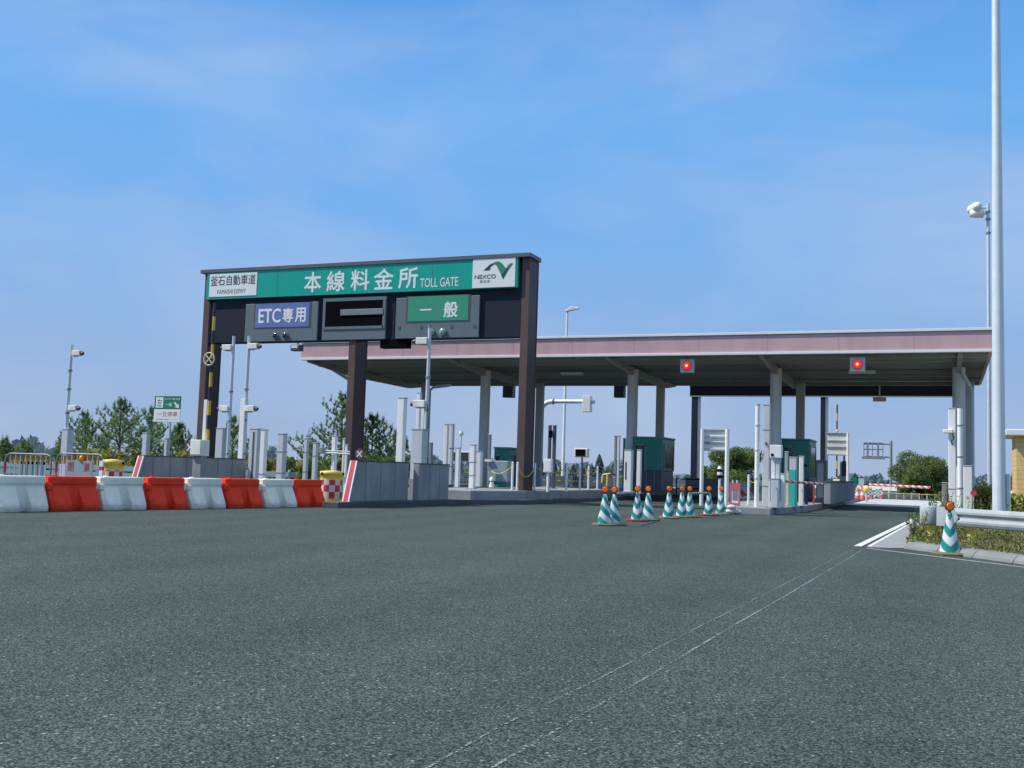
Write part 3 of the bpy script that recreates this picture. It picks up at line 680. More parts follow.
# roadside sign, green over white
Y = 38; p = at(167, 408, Y)
t = thing('roadside_sign', (at(168,450,Y).x, Y, 0), 'small green over white roadside sign above the pines at far left', 'sign'); ox = t.location.x
b = MB(); b.cyl((.0,.05,0),(.0,.05,at(168,400,Y).z),.04,n=10); b.build('pole', GALV, t)
xa, xb = at(154,410,Y).x-ox, at(180.3,410,Y).x-ox; z0, z1, z2 = at(167,422,Y).z, at(167,409.3,Y).z, at(167,396,Y).z
b = MB(); b.box(xa,xb,0,.03,z1,z2); gs = b.build('green_panel', mat('sign_green', (.01,.19,.12), .4), t, bevel=.01)
b = MB(); b.box(xa,xb,0,.03,z0,z1-.01); ws = b.build('white_panel', W1, t, bevel=.01)
W_=xb-xa; H_=z2-z1
b = MB(); b.box(xa+.06*W_,xa+.34*W_,-.006,0,z1+.12*H_,z2-.1*H_); b.build('symbol_plate', W1, gs)
text('左', gs, xa+.11*W_, xa+.29*W_, z1+.22*H_, z2-.2*H_, -.009, INK)
text('ETC専用', gs, xa+.40*W_, xa+.95*W_, z1+.70*H_, z1+.84*H_, -.003, W1)
text('一般', gs, xa+.42*W_, xa+.68*W_, z1+.22*H_, z1+.5*H_, -.003, W1, bold=.02)
b = MB(); q1=[(.74,.5),(.80,.56),(.88,.34),(.93,.42),(.95,.1),(.78,.16),(.84,.24)]
b.slab([(xa+u_*W_, z1+v_*H_) for u_, v_ in q1][::-1], -.006, -.001); b.build('arrow', W1, gs)
H2=z1-z0
text('一旦停車', ws, xa+.12*W_, xa+.9*W_, z0+.42*H2, z0+.82*H2, -.003, INKR)
text('通行券をお取りください', ws, xa+.1*W_, xa+.92*W_, z0+.14*H2, z0+.26*H2, -.003, INKR)

# barrier machine with raised striped arm
Y = 26.8
x = at(200.5,450,Y).x
t = thing('gate_barrier', (x, Y, .05), 'cream barrier machine with its tall yellow and black arm raised upright', 'barrier gate')
zb0, zb1 = at(200,456,Y).z-.05, at(200,440,Y).z-.05
b = MB(); b.box(-.18,.16,-.13,.13,0,zb0); b.build('pedestal', CONCL, t, bevel=.02)
b = MB(); b.box(-.23,.17,-.22,.22,zb0,zb1); hs = b.build('motor_housing', OFFW, t, bevel=.015)
b = MB(); b.box(-.23,.17,-.23,-.22,zb0+.04,zb0+.05); b.build('panel_seam', MGREY, hs)
b = MB(); b.cyl((.02,-.14,.12),(.02,-.2,.12),.07,n=12); b.cb((-.08,-.15,.3),(.14,.04,.2)); b.build('hatch', DGREY, t)
# arm: two lengths of banded pole leaning a touch
aT = at(212.5, 303, Y+.3); aB = at(207.5, 440, Y+.3)
d0 = Vector((aB.x-x, .3, zb1-.1)); d1 = Vector((aT.x-x, .3, aT.z-.05))
b = MB(); b.cyl((d0.x,d0.y,0),(d0.x,d0.y,(d1-d0).length),.055,.045,12)
arm = b.build('arm', STRYB, t); arm.location = (0,0,d0.z); arm.rotation_euler.y = 0
zc = at(209,359.5,Y+.3).z-.05
b = MB()
for i in range(24):
    a0, a1 = 2*math.pi*i/24, 2*math.pi*(i+1)/24
    b.cyl((d0.x+.2*math.cos(a0),.16,zc+.2*math.sin(a0)),(d0.x+.2*math.cos(a1),.16,zc+.2*math.sin(a1)),.022,n=6)
b.cyl((d0.x-.13,.16,zc-.14),(d0.x+.13,.16,zc+.14),.02,n=6); b.cyl((d0.x+.13,.15,zc-.14),(d0.x-.13,.15,zc+.14),.02,n=6)
b.build('ring_emblem', CREAM, t)
b = MB(); b.box(d0.x-.22, d0.x-.10,.3,.42,zb1-.4,at(205,399,Y).z-.05); b.build('counterweight_case', WHITE, t, bevel=.01)

# ------------------------------------------------------------------ pipe fence with closed board
def pipe_fence(pa, pb, Y, label, board):
    x0, x1 = at(pa,465,Y).x, at(pb,465,Y).x; h = at((pa+pb)/2, 454, Y).z; L = x1-x0
    t = thing('pipe_barricade', (x0, Y, 0), label, 'barricade', 'pipe barricades across the closed lane')
    b = MB(); r_=.025; rr=.18
    pts = [(0,0,0),(0,0,h-rr),(rr*.3,0,h-rr*.3),(rr,0,h),(L-rr,0,h),(L-rr*.3,0,h-rr*.3),(L,0,h-rr),(L,0,0)]
    b.tube(pts, r_, 8); b.build('frame', mat('worn_steel_tube',(.24,.25,.25),.5,metal=.3), t)
    b = MB()
    for i in range(11): b.box(L*(i+.6)/11.8, L*(i+1.35)/11.8, .03, .04, h-.30, h-.05)
    b.build('orange_strips', mat('amber_strips',(.42,.25,.05),.6), t)
    b = MB(); k = 9
    for i in range(1,k): b.cyl((L*i/k,0,.1),(L*i/k,0,h),.012,n=6)
    b.cyl((0,0,.1),(L,0,.1),.018,n=6); b.build('bars', GALV, t)
    b = MB(); b.cyl((0,0,h-.55),(0,0,h-.25),.04,n=10); b.build('reflective_sleeve', REDP, t)
    for xx in (.1*L,.9*L):
        b = MB(); b.cyl((xx,-.28,.03),(xx,.28,.03),.02,n=6); b.build('foot', GALV, t)
    return t, L, h
t,L,h = pipe_fence(5, 51, 23.5, 'left pipe barricade panel with grey ribbed board behind the white barrier', 0)
b = MB()
for i in range(7): b.box(.28*L+i*.085*L, .28*L+(i+1)*.085*L-.02, .03,.06,.3,h-.22)
b.build('ribbed_board', BLUEG, t)
t,L,h = pipe_fence(56.5, 103, 23.5, 'right pipe barricade panel carrying the closed notice board', 1)
xa, xb = .25*L, .80*L
b = MB(); b.box(xa,xb,-.05,-.03,.3,h-.2); cb_ = b.build('notice_board', BLUEG, t, bevel=.005)
text('閉', cb_, xa+.06, xa+.26, h-.5, h-.24, -.055, INKR, bold=.006); text('鎖', cb_, xb-.30, xb-.1, h-.5, h-.24, -.055, INKR, bold=.006)
b = MB(); b.lathe([(.001,.16),(.05,.14),(.07,.06),(.06,0),(.001,0)],12); ln = b.build('warning_lamp', ORNG, t, loc=(.55*L,-.03,h-.2))
b = MB(); b.box(.62*L,.70*L,-.03,-.01,.2,.3); b.build('clip', GALV, t)
# low corrugated guard fence further back
t = thing('guard_fence', (-36, 33, 0), 'low blue grey guard fence running behind the pipe barricades', 'fence')
b = MB(); 
for z in (.35,.62): b.box(-14,14,-.03,.03,z,z+.2)
b.build('rail', BLUEG, t)
for i in range(13):
    b = MB(); b.cyl((-14+i*2.3,.06,0),(-14+i*2.3,.06,.9),.05,n=8); b.build('post', GALV, t)
t = thing('guard_fence', (-22, 60, 0), 'far blue guard fence on the grass seen between the gantry legs', 'fence')
b = MB()
for z in (.35,.65): b.box(-10,12,-.03,.03,z,z+.24)
b.build('rail', mat('dark_blue_rail',(.10,.14,.19),.5), t)
for i in range(12):
    b = MB(); b.cyl((-10+i*2,.06,0),(-10+i*2,.06,1.0),.05,n=8); b.build('post', GALV, t)

# ------------------------------------------------------------------ water-filled barriers
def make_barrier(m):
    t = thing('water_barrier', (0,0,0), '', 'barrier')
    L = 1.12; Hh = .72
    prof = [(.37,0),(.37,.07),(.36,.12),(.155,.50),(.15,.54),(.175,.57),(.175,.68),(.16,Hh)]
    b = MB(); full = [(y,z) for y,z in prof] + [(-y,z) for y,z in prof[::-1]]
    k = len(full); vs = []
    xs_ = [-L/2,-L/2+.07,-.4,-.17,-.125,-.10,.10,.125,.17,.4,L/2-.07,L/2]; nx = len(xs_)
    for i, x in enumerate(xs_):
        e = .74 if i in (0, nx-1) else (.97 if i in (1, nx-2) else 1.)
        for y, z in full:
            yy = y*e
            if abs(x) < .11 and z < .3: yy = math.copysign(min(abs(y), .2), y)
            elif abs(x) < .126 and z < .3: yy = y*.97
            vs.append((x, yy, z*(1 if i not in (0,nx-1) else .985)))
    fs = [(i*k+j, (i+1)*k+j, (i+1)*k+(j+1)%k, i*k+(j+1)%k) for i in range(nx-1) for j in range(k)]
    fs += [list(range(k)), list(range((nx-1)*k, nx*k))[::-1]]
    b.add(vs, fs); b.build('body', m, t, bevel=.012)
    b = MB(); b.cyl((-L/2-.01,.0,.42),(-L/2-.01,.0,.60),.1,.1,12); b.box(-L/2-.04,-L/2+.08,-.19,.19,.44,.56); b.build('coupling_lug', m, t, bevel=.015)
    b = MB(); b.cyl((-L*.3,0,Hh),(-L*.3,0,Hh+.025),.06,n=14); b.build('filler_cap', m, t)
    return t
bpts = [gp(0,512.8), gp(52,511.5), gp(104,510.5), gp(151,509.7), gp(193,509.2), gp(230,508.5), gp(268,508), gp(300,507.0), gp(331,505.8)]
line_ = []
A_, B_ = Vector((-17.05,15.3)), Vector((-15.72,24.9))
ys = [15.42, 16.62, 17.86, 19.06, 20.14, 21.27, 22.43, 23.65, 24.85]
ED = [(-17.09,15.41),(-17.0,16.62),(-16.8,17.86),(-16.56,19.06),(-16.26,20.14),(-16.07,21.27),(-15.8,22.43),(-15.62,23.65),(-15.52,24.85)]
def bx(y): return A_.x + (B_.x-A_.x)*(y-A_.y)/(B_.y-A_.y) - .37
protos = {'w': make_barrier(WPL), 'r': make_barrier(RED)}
wl = ['white water barrier cut by the left edge of the view', 'white water barrier in front of the notice board and small checkered drum', 'white water barrier in front of the barrier machine', 'white water barrier between two red ones in front of the banded posts']
rl = ['red water barrier nearest the left edge of the view', 'red water barrier in front of the striped end of the long wall', 'red water barrier just right of the barrier machine', 'red water barrier at the right end of the row against the drum']
wi = ri_ = 0; ysb = [15.42-0.02] + ys[1:]
for i in range(8):
    y0, y1 = ysb[i], ysb[i+1]; kind = 'w' if i % 2 == 0 else 'r'; idx = i//2
    o = protos[kind] if idx == 0 else copy_tree(protos[kind])
    (ax_,ay_),(bx_,by_) = ED[i], ED[i+1]; an = math.atan2(by_-ay_, .5*(bx_-ax_)+.5*.139*(by_-ay_)); o.location = ((ax_+bx_)/2-.37*math.sin(an)+random.uniform(-.02,.02), (ay_+by_)/2+.37*math.cos(an), 0); o.rotation_euler.z = an + R(random.uniform(-1.2,1.2)); o.scale = ((y1-y0)/1.175, 1, 1)
    o['label'] = (wl if kind == 'w' else rl)[idx]; o['category'] = 'barrier'; o['group'] = 'water-filled barriers closing the lane'

def drum(px, py_b, Y, w, h, label, x=None):
    X = x if x is not None else at(px, py_b, Y).x
    t = thing('crash_drum', (X, Y, 0), label, 'drum')
    r_ = w/2
    b = MB(); b.lathe([(r_,0),(r_*1.0,h*.2)],28); b.build('base_ring', YEL, t)
    b = MB(); b.lathe([(r_*1.0,h*.745),(r_,h*.75),(r_,h*.9),(r_*1.05,h*.905),(r_*1.05,h),(0.001,h+.03)],28); b.build('drum_body', YEL, t)
    b = MB(); b.lathe([(r_*1.002,0),(r_*1.002,h*.55)],28); b.build('checker_band', CHECK, t, loc=(0,0,h*.2))
    for a in range(3):
        q = MB(); q.cb((r_*1.07*math.cos(2.1*a-1.9), r_*1.07*math.sin(2.1*a-1.9), h*.93),(.05,.05,.07)); q.build('latch', BLACK, t)
    return t
drum(0,0,25.9,.64,.95,'yellow drum with red and white checks at the right end of the barriers', x=gp(330,504.4).x+.2)
drum(0,0,22.2,.52,1.08,'small yellow topped checkered drum half hidden behind a white barrier', x=at(113,470,22.2).x)
t = thing('marker_post', (at(101.5,470,21.8).x,21.8,0), 'white and red striped marker post beside the half hidden drum', 'marker post')
b = MB(); b.box(-.055,.055,-.03,.03,.0,1.05); b.build('post', WHITE, t)
b = MB()
for z in (.3,.55,.80): b.box(-.057,.057,-.032,.032,z,z+.1)
b.build('red_band', REDP, t)

# ------------------------------------------------------------------ traffic cones
cone = thing('traffic_cone', (0,0,0), '', 'traffic cone')
b = MB(); b.lathe([(.30,0),(.305,.03),(.27,.05),(.15,.055)],8,smooth=False); bb = b.build('base', mat('cone_base_olive', (.13,.13,.07), .7, noise=.25), cone); bb.rotation_euler.z=R(22.5)
b = MB(); b.lathe([(.16,.045),(.156,.08),(.045,.66),(.04,.68),(.001,.685)],24); b.build('body', CONEM, cone)
b = MB(); b.cyl((0,0,.66),(0,0,.74),.025,n=10); b.cyl((0,.025,.79),(0,-.02,.79),.078,.078,20); lh = b.build('lamp_housing', mat('lamp_housing_brown', (.12,.05,.02), .5), cone)
b = MB(); b.cyl((0,-.02,.79),(0,-.035,.79),.062,.05,20); b.build('lens', ORNG, lh)
cl = [((950,555.2),'single green striped cone standing by the guard rail end'),
 ((604.3,525.6),'frontmost cone of the slanting row, left one of the first pair'),
 ((613.8,525.4),'cone standing tight against the right of the frontmost one'),
 ((637.5,521.2),'cone on a dark red base at the head of the second pair'),
 ((648,520.6),'right-hand cone of the second pair in the row'),
 ((668.5,518.6),'lone fifth cone in the middle of the row'),
 ((681.5,517.5),'left cone of the third pair, a sliver apart from its neighbour'),
 ((689.5,517.2),'right cone of the third pair, linked by chain bar'),
 ((708.8,515.6),'cone on a red base next to last in the row'),
 ((720.8,514.8),'last cone of the row in front of the thin delineator post')]
RB = mat('cone_base_red', (.22,.03,.035), .7, noise=.2)
for i, ((px,py),lab) in enumerate(cl):
    o = cone if i == 0 else copy_tree(cone)
    p = gp(px,py); o.location = (p.x,p.y,0); o.rotation_euler.z = R([-88,60,10,-80,35,-75,-70,-90,-85,-95][i]); o['label'] = lab; o['group'] = 'green and white cones with orange lamps'; o['category'] = 'traffic cone'
    o.rotation_euler.x = R(random.uniform(-1.2,1.2))
    for ch in o.children:
        if ch.name.startswith('lamp_housing'): ch.rotation_euler.z = -o.rotation_euler.z + R(random.uniform(-12,12)) + R(15)
        if ch.name.startswith('base') and i in (3,8):
            ch.data = ch.data.copy(); ch.data.materials[0] = RB
def bar(pa, pb, m, label, name='barrier_bar', r_=.03, z=None):
    a, b_ = pa, pb; d = b_-a
    t = thing(name, a, label, 'barrier bar'); t.rotation_euler = (0, -math.atan2(d.z, Vector((d.x,d.y)).length), math.atan2(d.y,d.x))
    q = MB(); q.cyl((0,0,0),(d.length,0,0),r_,n=10); q.build('bar', m, t)
    q = MB(); q.cyl((-.03,0,0),(0,0,0),r_*1.3,n=10); q.cyl((d.length,0,0),(d.length+.03,0,0),r_*1.3,n=10); q.build('end_ring', BLACK, t)
    return t
def cz(i, h): 
    p = gp(*cl[i][0]); return Vector((p.x,p.y,h))
bar(cz(2,.70)+Vector((0,.02,0)), cz(3,.70)-Vector((.1,.05,0)), STRBW, 'black and white cone bar joining the first and second cone pairs')
bar(cz(7,.66)+Vector((.0,.1,0)), cz(8,.66)-Vector((.05,.06,0)), STRBW, 'black and white cone bar joining the third pair and next cone')

# ------------------------------------------------------------------ centre island furniture
t,w,h = post(396.5,406,398,470,29.5,WHITE,'tall plain white post rising behind the striped nose wall',base=.2)
t,w,h = post(410.5,427,429.5,487,29.0,LGREY,'tall pale cabinet between the two concrete wall pieces','equipment_cabinet','cabinet',base=.16)
b = MB(); b.box(-w/2-.003,w/2+.003,-.006,-.001,0,.62); b.build('lower_panel', CONCL, t)
# lamp-and-camera pole passing in front of the sign
Y=31.5; xp = at(424.5,470,Y).x
t = thing('camera_pole', (xp, Y, .45), 'tall slim pole reaching up before the general lane display with a white camera', 'camera pole')
zt = at(431,327,Y).z-.45; b = MB(); b.cyl((0,0,0),(0,0,zt),.075,.055,12); b.build('pole', GALV, t)
b = MB(); b.cyl((0,0,zt),(0,0,zt+.06),.075,n=12)
for z in (1.6,2.6,3.7): b.cyl((0,0,z),(0,0,z+.05),.09,n=12)
b.build('collar', MGREY, t)
cctv(t,0,0,at(428,345,Y).z-.45,-1,1.25); cctv(t,0,0,at(424,408,Y).z-.45,-1,1.3)
b = MB(); pts=[(.05,-.05,at(424,404,Y).z-.45),(.1,-.08,at(424,420,Y).z-.45),(.09,-.07,1.1),(.16,-.08,.9),(.09,-.08,.75),(.07,-.05,.3)]; b.tube(pts,.012,6); b.build('cable', BLACK, t)
t,w,h = post(415.5,420.5,393,470,33,OFFW,'slim off-white post just left of the tall camera pole',base=.45)
t,w,h = post(419.8,425.2,402,470,34.5,OFFW,'white post directly behind the tall camera pole',base=.45)
p = at(431,388,36); t = thing('bent_pole', (at(427,470,36).x,36,.45), 'dark bent pole with a short arm under the canopy left edge', 'pole')
b = MB(); z=at(430,387.5,36).z-.45; b.tube([(0,0,0),(0,0,z-.1),(.12,0,z),(.85,0,z+.08)],.05,8); b.build('pole', MGREY, t)
t,w,h = post(428.5,432.5,443,480,38,MGREY,'small dark grey post low beside the camera pole',base=.45)
t,w,h = post(443.5,448.6,424.5,470,39.5,WHITE,'left half of a tall double post in front of the canopy column',base=.45)
t,w,h = post(449.4,454,424.5,470,39.8,LGREY,'right half of a tall double post in front of the canopy column',base=.45); bands(t,w,[h*.3,h*.6],DGREY)
t,w,h = post(454.5,460.5,448,487,35,WHITE,'white post carrying a small dome camera on a thin stalk',base=.45)
b = MB(); z=at(459.5,434,35).z-.45; b.cyl((w*.6,w/2,h),(w*.6,w/2,z),.025,n=8); b.build('stalk', GALV, t)
b = MB(); b.lathe([(.001,.12),(.07,.1),(.09,.02),(.07,-.05),(.001,-.08)],12,c=(w*.6,w/2,z)); b.build('dome_camera', OFFW, t)
# display frame with two dark windows
Y=41.2; p0=at(450.5,461.5,Y); p1=at(470,451.5,Y)
t = thing('display_cabinet', (p0.x,Y,.45), 'small white framed cabinet with two dark screens near the left column', 'display')
b = MB(); b.box(0,p1.x-p0.x,0,.3,p0.z-.45,p1.z-.45); b.build('housing', OFFW, t, bevel=.02)
for u0,u1 in ((.08,.42),(.52,.92)):
    b = MB(); W_=p1.x-p0.x; b.box(W_*u0,W_*u1,-.01,-.001,p0.z-.40,p1.z-.50); b.build('screen', GLASS, t)
b = MB(); b.cyl((.35,.15,0),(.35,.15,p0.z-.45),.05); b.build('pole', GALV, t)
t,w,h = post(469,476,445,490,33.5,WHITE,'tall white post with a white rope line in front of the left column',base=.45); bands(t,w,[h*.3,h*.6])
t,w,h = post(475.5,482.5,451.5,487,38,WHITE,'thick white cabinet post against the foot of the left canopy column','equipment_cabinet','cabinet',base=.45)
t,w,h = post(487.5,491,435,480,42,MGREY,'grey post right behind the left canopy column',base=.3)

# green booths
def booth(px0, px1, pyt, Y, depth, label, z0=.3, face=1, wfac=1.):
    p0, p1 = at(px0,470,Y), at(px1,470,Y); W_=p1.x-p0.x; h=at((px0+px1)/2,pyt,Y).z-z0
    t = thing('toll_booth', (p0.x,Y,z0), label, 'toll booth')
    b = MB(); b.box(0,W_,0,depth,.9,h-.08); b.build('upper_wall', BOOTH, t, bevel=.03)
    b = MB(); b.box(.04,W_-.04,.04,depth-.04,0,.9); b.build('lower_wall', DGREY, t, bevel=.01)
    b = MB(); b.box(-.03,W_+.03,-.03,depth+.03,h-.08,h); b.build('roof', BOOTHL, t, bevel=.02)
    b = MB(); b.box(W_-.01,W_+.012,.35,depth-.3,1.0,h-.35); w1=b.build('window', GLASS, t)
    b = MB(); b.box(W_+.0,W_+.03,.28,.35,.95,h-.3); b.box(W_+.0,W_+.03,depth-.3,depth-.23,.95,h-.3); b.box(W_,W_+.03,.35,depth-.3,h-.35,h-.3); b.build('window_frame', BOOTHL, w1)
    b = MB(); b.box(W_*.1,W_*.42,-.012,.01,.95,h-.4); w2=b.build('window', GLASS, t)
    b = MB(); b.box(W_*.07,W_*.1,-.03,0,.9,h-.35); b.box(W_*.42,W_*.46,-.03,0,.9,h-.35); b.box(W_*.07,W_*.46,-.03,0,h-.4,h-.34); b.build('window_frame', BOOTHL, w2)
    for k in range(3):
        b = MB(); b.box(W_*(.2+.27*k),W_*(.2+.27*k)+.03,-.012,.04,.05,.9); b.build('panel_rib', MGREY, t)
    return t
booth(632, 662, 436.5, 45.5, 2.3, 'dark green toll booth behind the middle canopy column', .42)
booth(781, 809.5, 438.5, 47.5, 2.6, 'dark green toll booth behind the right-hand island column', .25)
booth(493.5, 509, 447, 43.5, 1.6, 'small dark green toll booth seen left of the right gantry leg', .4)
p0=at(485,480,38.5); p1=at(508,461,38.5)
t = thing('ticket_machine', (p0.x,38.5,.45), 'wide blue grey ticket machine with pale front before the small booth', 'ticket machine')
b = MB(); b.box(.12,p1.x-p0.x,0,.6,.22,p1.z-.45); b.build('body', BLUEG, t, bevel=.03)
b = MB(); b.box(.16,p1.x-p0.x-.04,.05,.5,0,.22); b.build('plinth', BOOTH, t)
b = MB(); b.box(0,.3,-.1,.3,p1.z-.5,p1.z-.4); b.build('canopy_flap', OFFW, t)
b = MB(); b.cyl((.45,-.35,0),(.45,-.35,.25),.12,.06,12); b.lathe([(.001,.42),(.09,.36),(.1,.25)],12,c=(.45,-.35,0)); b.build('bollard_foot', OFFW, t)

# rope posts with yellow rope on the centre island
rp = [(512.3,36.0),(517.3,34.6),(534.5,35.6),(553,44),(541.5,40),(565,35.8),(579.3,38.0),(588,44),(597,46)]
rope_posts=[]
RG='white rope posts on the kerbed island'
rlabs=['white rope post left of the brown gantry leg, back one','white rope post touching the left side of the brown gantry leg','white rope post just right of the brown gantry leg','thin white rope post beside the white control box','far thin rope post between gantry leg and control box','white rope post right of the tall lamp pole foot','white rope post under the small display sign','far rope post right of the small display sign','far rope post just left of the first cones']
pxs=[(512.3,33.8,467),(517.3,33.6,467),(534.6,34.6,463),(566.5,35.2,470),(579.8,37.5,466),(588.5,42,471),(597.5,43.5,470)]
labs=[rlabs[0],rlabs[1],rlabs[2],rlabs[5],rlabs[6],rlabs[7],rlabs[8]]
proto=None
for (px,Y,pyt),lab in zip(pxs,labs):
    x=at(px,480,Y).x; zt=at(px,pyt,Y).z
    if proto is None:
        proto=thing('rope_post',(x,Y,.45),lab,'rope post',RG)
        b=MB(); b.cyl((0,0,0),(0,0,.95),.04,n=10); b.build('post',WHITE,proto)
        b=MB(); b.cyl((0,0,.95),(0,0,.985),.05,.02,10); b.build('cap',LGREY,proto)
        b=MB(); b.cyl((0,0,0),(0,0,.03),.09,n=10); b.build('foot',LGREY,proto); o=proto
    else:
        o=copy_tree(proto); o.location=(x,Y,.45); o['label']=lab
    rope_posts.append(Vector((x,Y,.45+.86)))
def rope(a, b_, sag, label, m=YROPE):
    q=MB(); n_=12; pts=[]
    for i in range(n_+1):
        u_=i/n_; p=a.lerp(b_,u_); pts.append((p.x-a.x,p.y-a.y,p.z-a.z-sag*4*u_*(1-u_)))
    q.tube(pts,.018,6); o=q.build('rope',m,loc=a); tag(o,label,'rope','yellow ropes sagging between the white posts'); return o
rope(at(486,466,36)*1., rope_posts[0], .28, 'yellow rope sagging in front of the ticket machine')
rope(rope_posts[1], rope_posts[2], .38, 'yellow rope sagging across the foot of the brown gantry leg')
rope(rope_posts[2], rope_posts[3], .22, 'yellow rope between gantry leg and tall lamp pole')
rope(rope_posts[3], rope_posts[4], .22, 'yellow rope left of the small display sign post')
rope(rope_posts[4], rope_posts[5], .28, 'yellow rope right of the small display sign post')
rope(rope_posts[5], rope_posts[6], .18, 'farthest yellow rope near the first cones')

o=copy_tree(proto); ex=at(748.5,500,36).x; o.location=(ex,36,.22); o['label']='thin pale rope post at the left edge of the right-hand island'; o.scale=(1,1,1.05)
e0=Vector((ex,36,.22+.9)); rope(e0, Vector((at(757,490,36).x,36,1.05)), .1, 'short rope from the island tip post to the round white pole')
# control box on post
Y=33.7; p=at(548.5,459,Y); q0=at(544,465,Y); q1=at(553.3,465,Y)
t=thing('control_box',((q0.x+q1.x)/2,Y,.45),'white control box on a short white post on the island','control box')
W_=q1.x-q0.x; b=MB(); b.box(-W_/2,W_/2-.05,-.05,.12,at(548,472.5,Y).z-.45,at(548,459,Y).z-.45); bo=b.build('box',WHITE,t,bevel=.012)
b=MB(); b.box(-W_/2+.04,W_/2-.09,-.056,-.051,at(548,471,Y).z-.45,at(548,461,Y).z-.45); b.build('door',OFFW,bo)
b=MB(); b.cyl((-.02,.04,0),(-.02,.04,at(548,472.5,Y).z-.45),.05); b.build('post',WHITE,t)
# dark device post
t,w,h=post(547.5,551.2,425.5,480,40,DGREY,'left bar of a dark twin device post behind the control box',base=.45)
t,w,h=post(552,556,425.5,480,40,DGREY,'right bar of a dark twin device post behind the control box',base=.45)
b=MB(); b.cb((-.12,-.06,h-.35),(.14,.1,.3)); b.build('reader',BLACK,t,bevel=.02)
# curved arm pole with white antenna box
Y=59; xb_=at(540.0,430,Y).x; t=thing('antenna_arm_pole',(xb_,Y,.3),'pale pole curving over to the right with a white antenna box','antenna pole')
zt=at(575,401.5,Y).z-.3; x2=at(594,401,Y).x-xb_
b=MB(); pts=[(0,0,0),(0,0,zt-.75),(.06,0,zt-.42),(.22,0,zt-.18),(.48,0,zt-.04),(.8,0,zt)]; b.tube(pts,.14,12); b.cyl((.8,0,zt),(x2,0,zt),.12,n=12); b.build('pole',WHITE,t)
b=MB(); b.cyl((.78,0,zt),(.84,0,zt),.19,n=12); b.build('flange',MGREY,t)
x3=at(583.5,401,Y).x-xb_; x4=at(592.5,401,Y).x-xb_
b=MB(); b.box(x3,x4-.08,-.2,.25,at(588,412,Y).z-.3,at(588,396,Y).z-.3); b.build('antenna_box',WHITE,t,bevel=.02)
b=MB(); b.cyl((x2,0,zt),(x2+.03,0,zt),.13,n=12); b.build('end_cap',LGREY,t)
# tall lamp pole behind the canopy
Y=75; xl_=at(563,470,Y).x; t=thing('street_lamp',(xl_,Y,0),'tall white street lamp behind the canopy with a flat head turned right','street lamp')
zt=at(567,312,Y).z; b=MB(); b.cyl((0,0,0),(0,0,zt),.13,.08,12); b.build('pole',WHITE,t)
b=MB(); b.add([(-.12,-.18,zt),(-.12,.18,zt),(.95,-.14,zt+.22),(.95,.14,zt+.22),(-.12,-.18,zt+.12),(-.12,.18,zt+.12),(.35,-.17,zt+.42),(.35,.17,zt+.42),(.95,-.1,zt+.32),(.95,.1,zt+.32)],[(0,1,3,2),(4,6,7,5),(6,8,9,7),(2,3,9,8),(0,2,8,6,4),(1,5,7,9,3),(0,4,5,1)]); b.build('lamp_head',WHITE,t,bevel=.04)
# small display on post
Y=58.5; t=thing('display_sign',(at(581,470,Y).x,Y,.3),'small white framed dark display on a thin post beyond the island','display sign'); ox=t.location.x
a0,a1=at(574,452,Y).x-ox,at(588,452,Y).x-ox; z0,z1=at(581,457.3,Y).z-.3,at(581,448,Y).z-.3
b=MB(); b.box(a0,a1,0,.3,z0,z1); b.build('housing',OFFW,t,bevel=.05)
b=MB(); b.box(a0+.09,a1-.16,-.01,-.001,z0+.08,z1-.08); b.build('screen',BLACK,t)
b=MB(); b.cyl((0,.15,0),(0,.15,z0),.05); b.build('post',DGREY,t)
# pieces by the middle column
post(613.8,616.8,436,485,43,MGREY,'left bar of the slim grey double post left of the middle column',base=.4)
post(617,620,436,485,43,LGREY,'right bar of the slim grey double post left of the middle column',base=.4)
t,w,h=post(624,633,450.3,490,41,WHITE,'white cabinet with open upper slot before the middle canopy column','equipment_cabinet','cabinet',base=.42)
b=MB(); b.box(-w/2+.05,-w/2+.1,-.012,-.001,.5,1.2); b.build('slot',DGREY,t)
t,w,h=post(636.5,641.5,450,495,38.5,WHITE,'bright narrow white post right of the middle column',base=.42)
t,w,h=post(622.5,625.5,438.5,485,44.5,BOOTH,'dark green narrow upright at the left edge of the middle booth','booth_upright','upright',base=.42)
# yellow pipe thing
t=thing('pipe_stand',(at(607,480,39).x,39,.45),'small yellow bent pipe stand behind the first cones','pipe stand')
z=at(607,475,39).z-.45; b=MB(); b.tube([(-.2,0,z-.3),(-.18,0,z),(.1,0,z+.05),(.25,0,z-.02)],.035,8); b.cyl((.0,0,0),(.02,0,z),.04,n=8); b.build('pipe',YEL,t)
b=MB(); b.cb((.2,0,z+.02),(.25,.1,.08)); b.build('valve',BROWN,t)
# concrete block between the two right lanes
Y=52; p0=at(685,490,Y); p1=at(719,490,Y)
t=thing('concrete_block',(p0.x,Y,0),'dark grey concrete block wall under the dark rear gantry post','wall')
b=MB(); b.box(0,p1.x-p0.x,0,2.5,0,at(700,478,Y).z); b.build('block',CONC,t,bevel=.04)
b=MB(); b.box(-.02,p1.x-p0.x+.02,-.02,.12,0,.14); b.build('footing',CONCD,t)
t=thing('storage_rack',(at(676,480,51).x,51,0),'low dark metal rack beside the concrete block','rack')
b=MB(); W_=1.3
for xx in (0,W_): b.box(xx,xx+.05,0,.05,0,1.0)
b.box(0,W_,0,.05,.95,1.0); b.box(0,W_,0,.05,.5,.55); b.build('frame',BLACK,t)

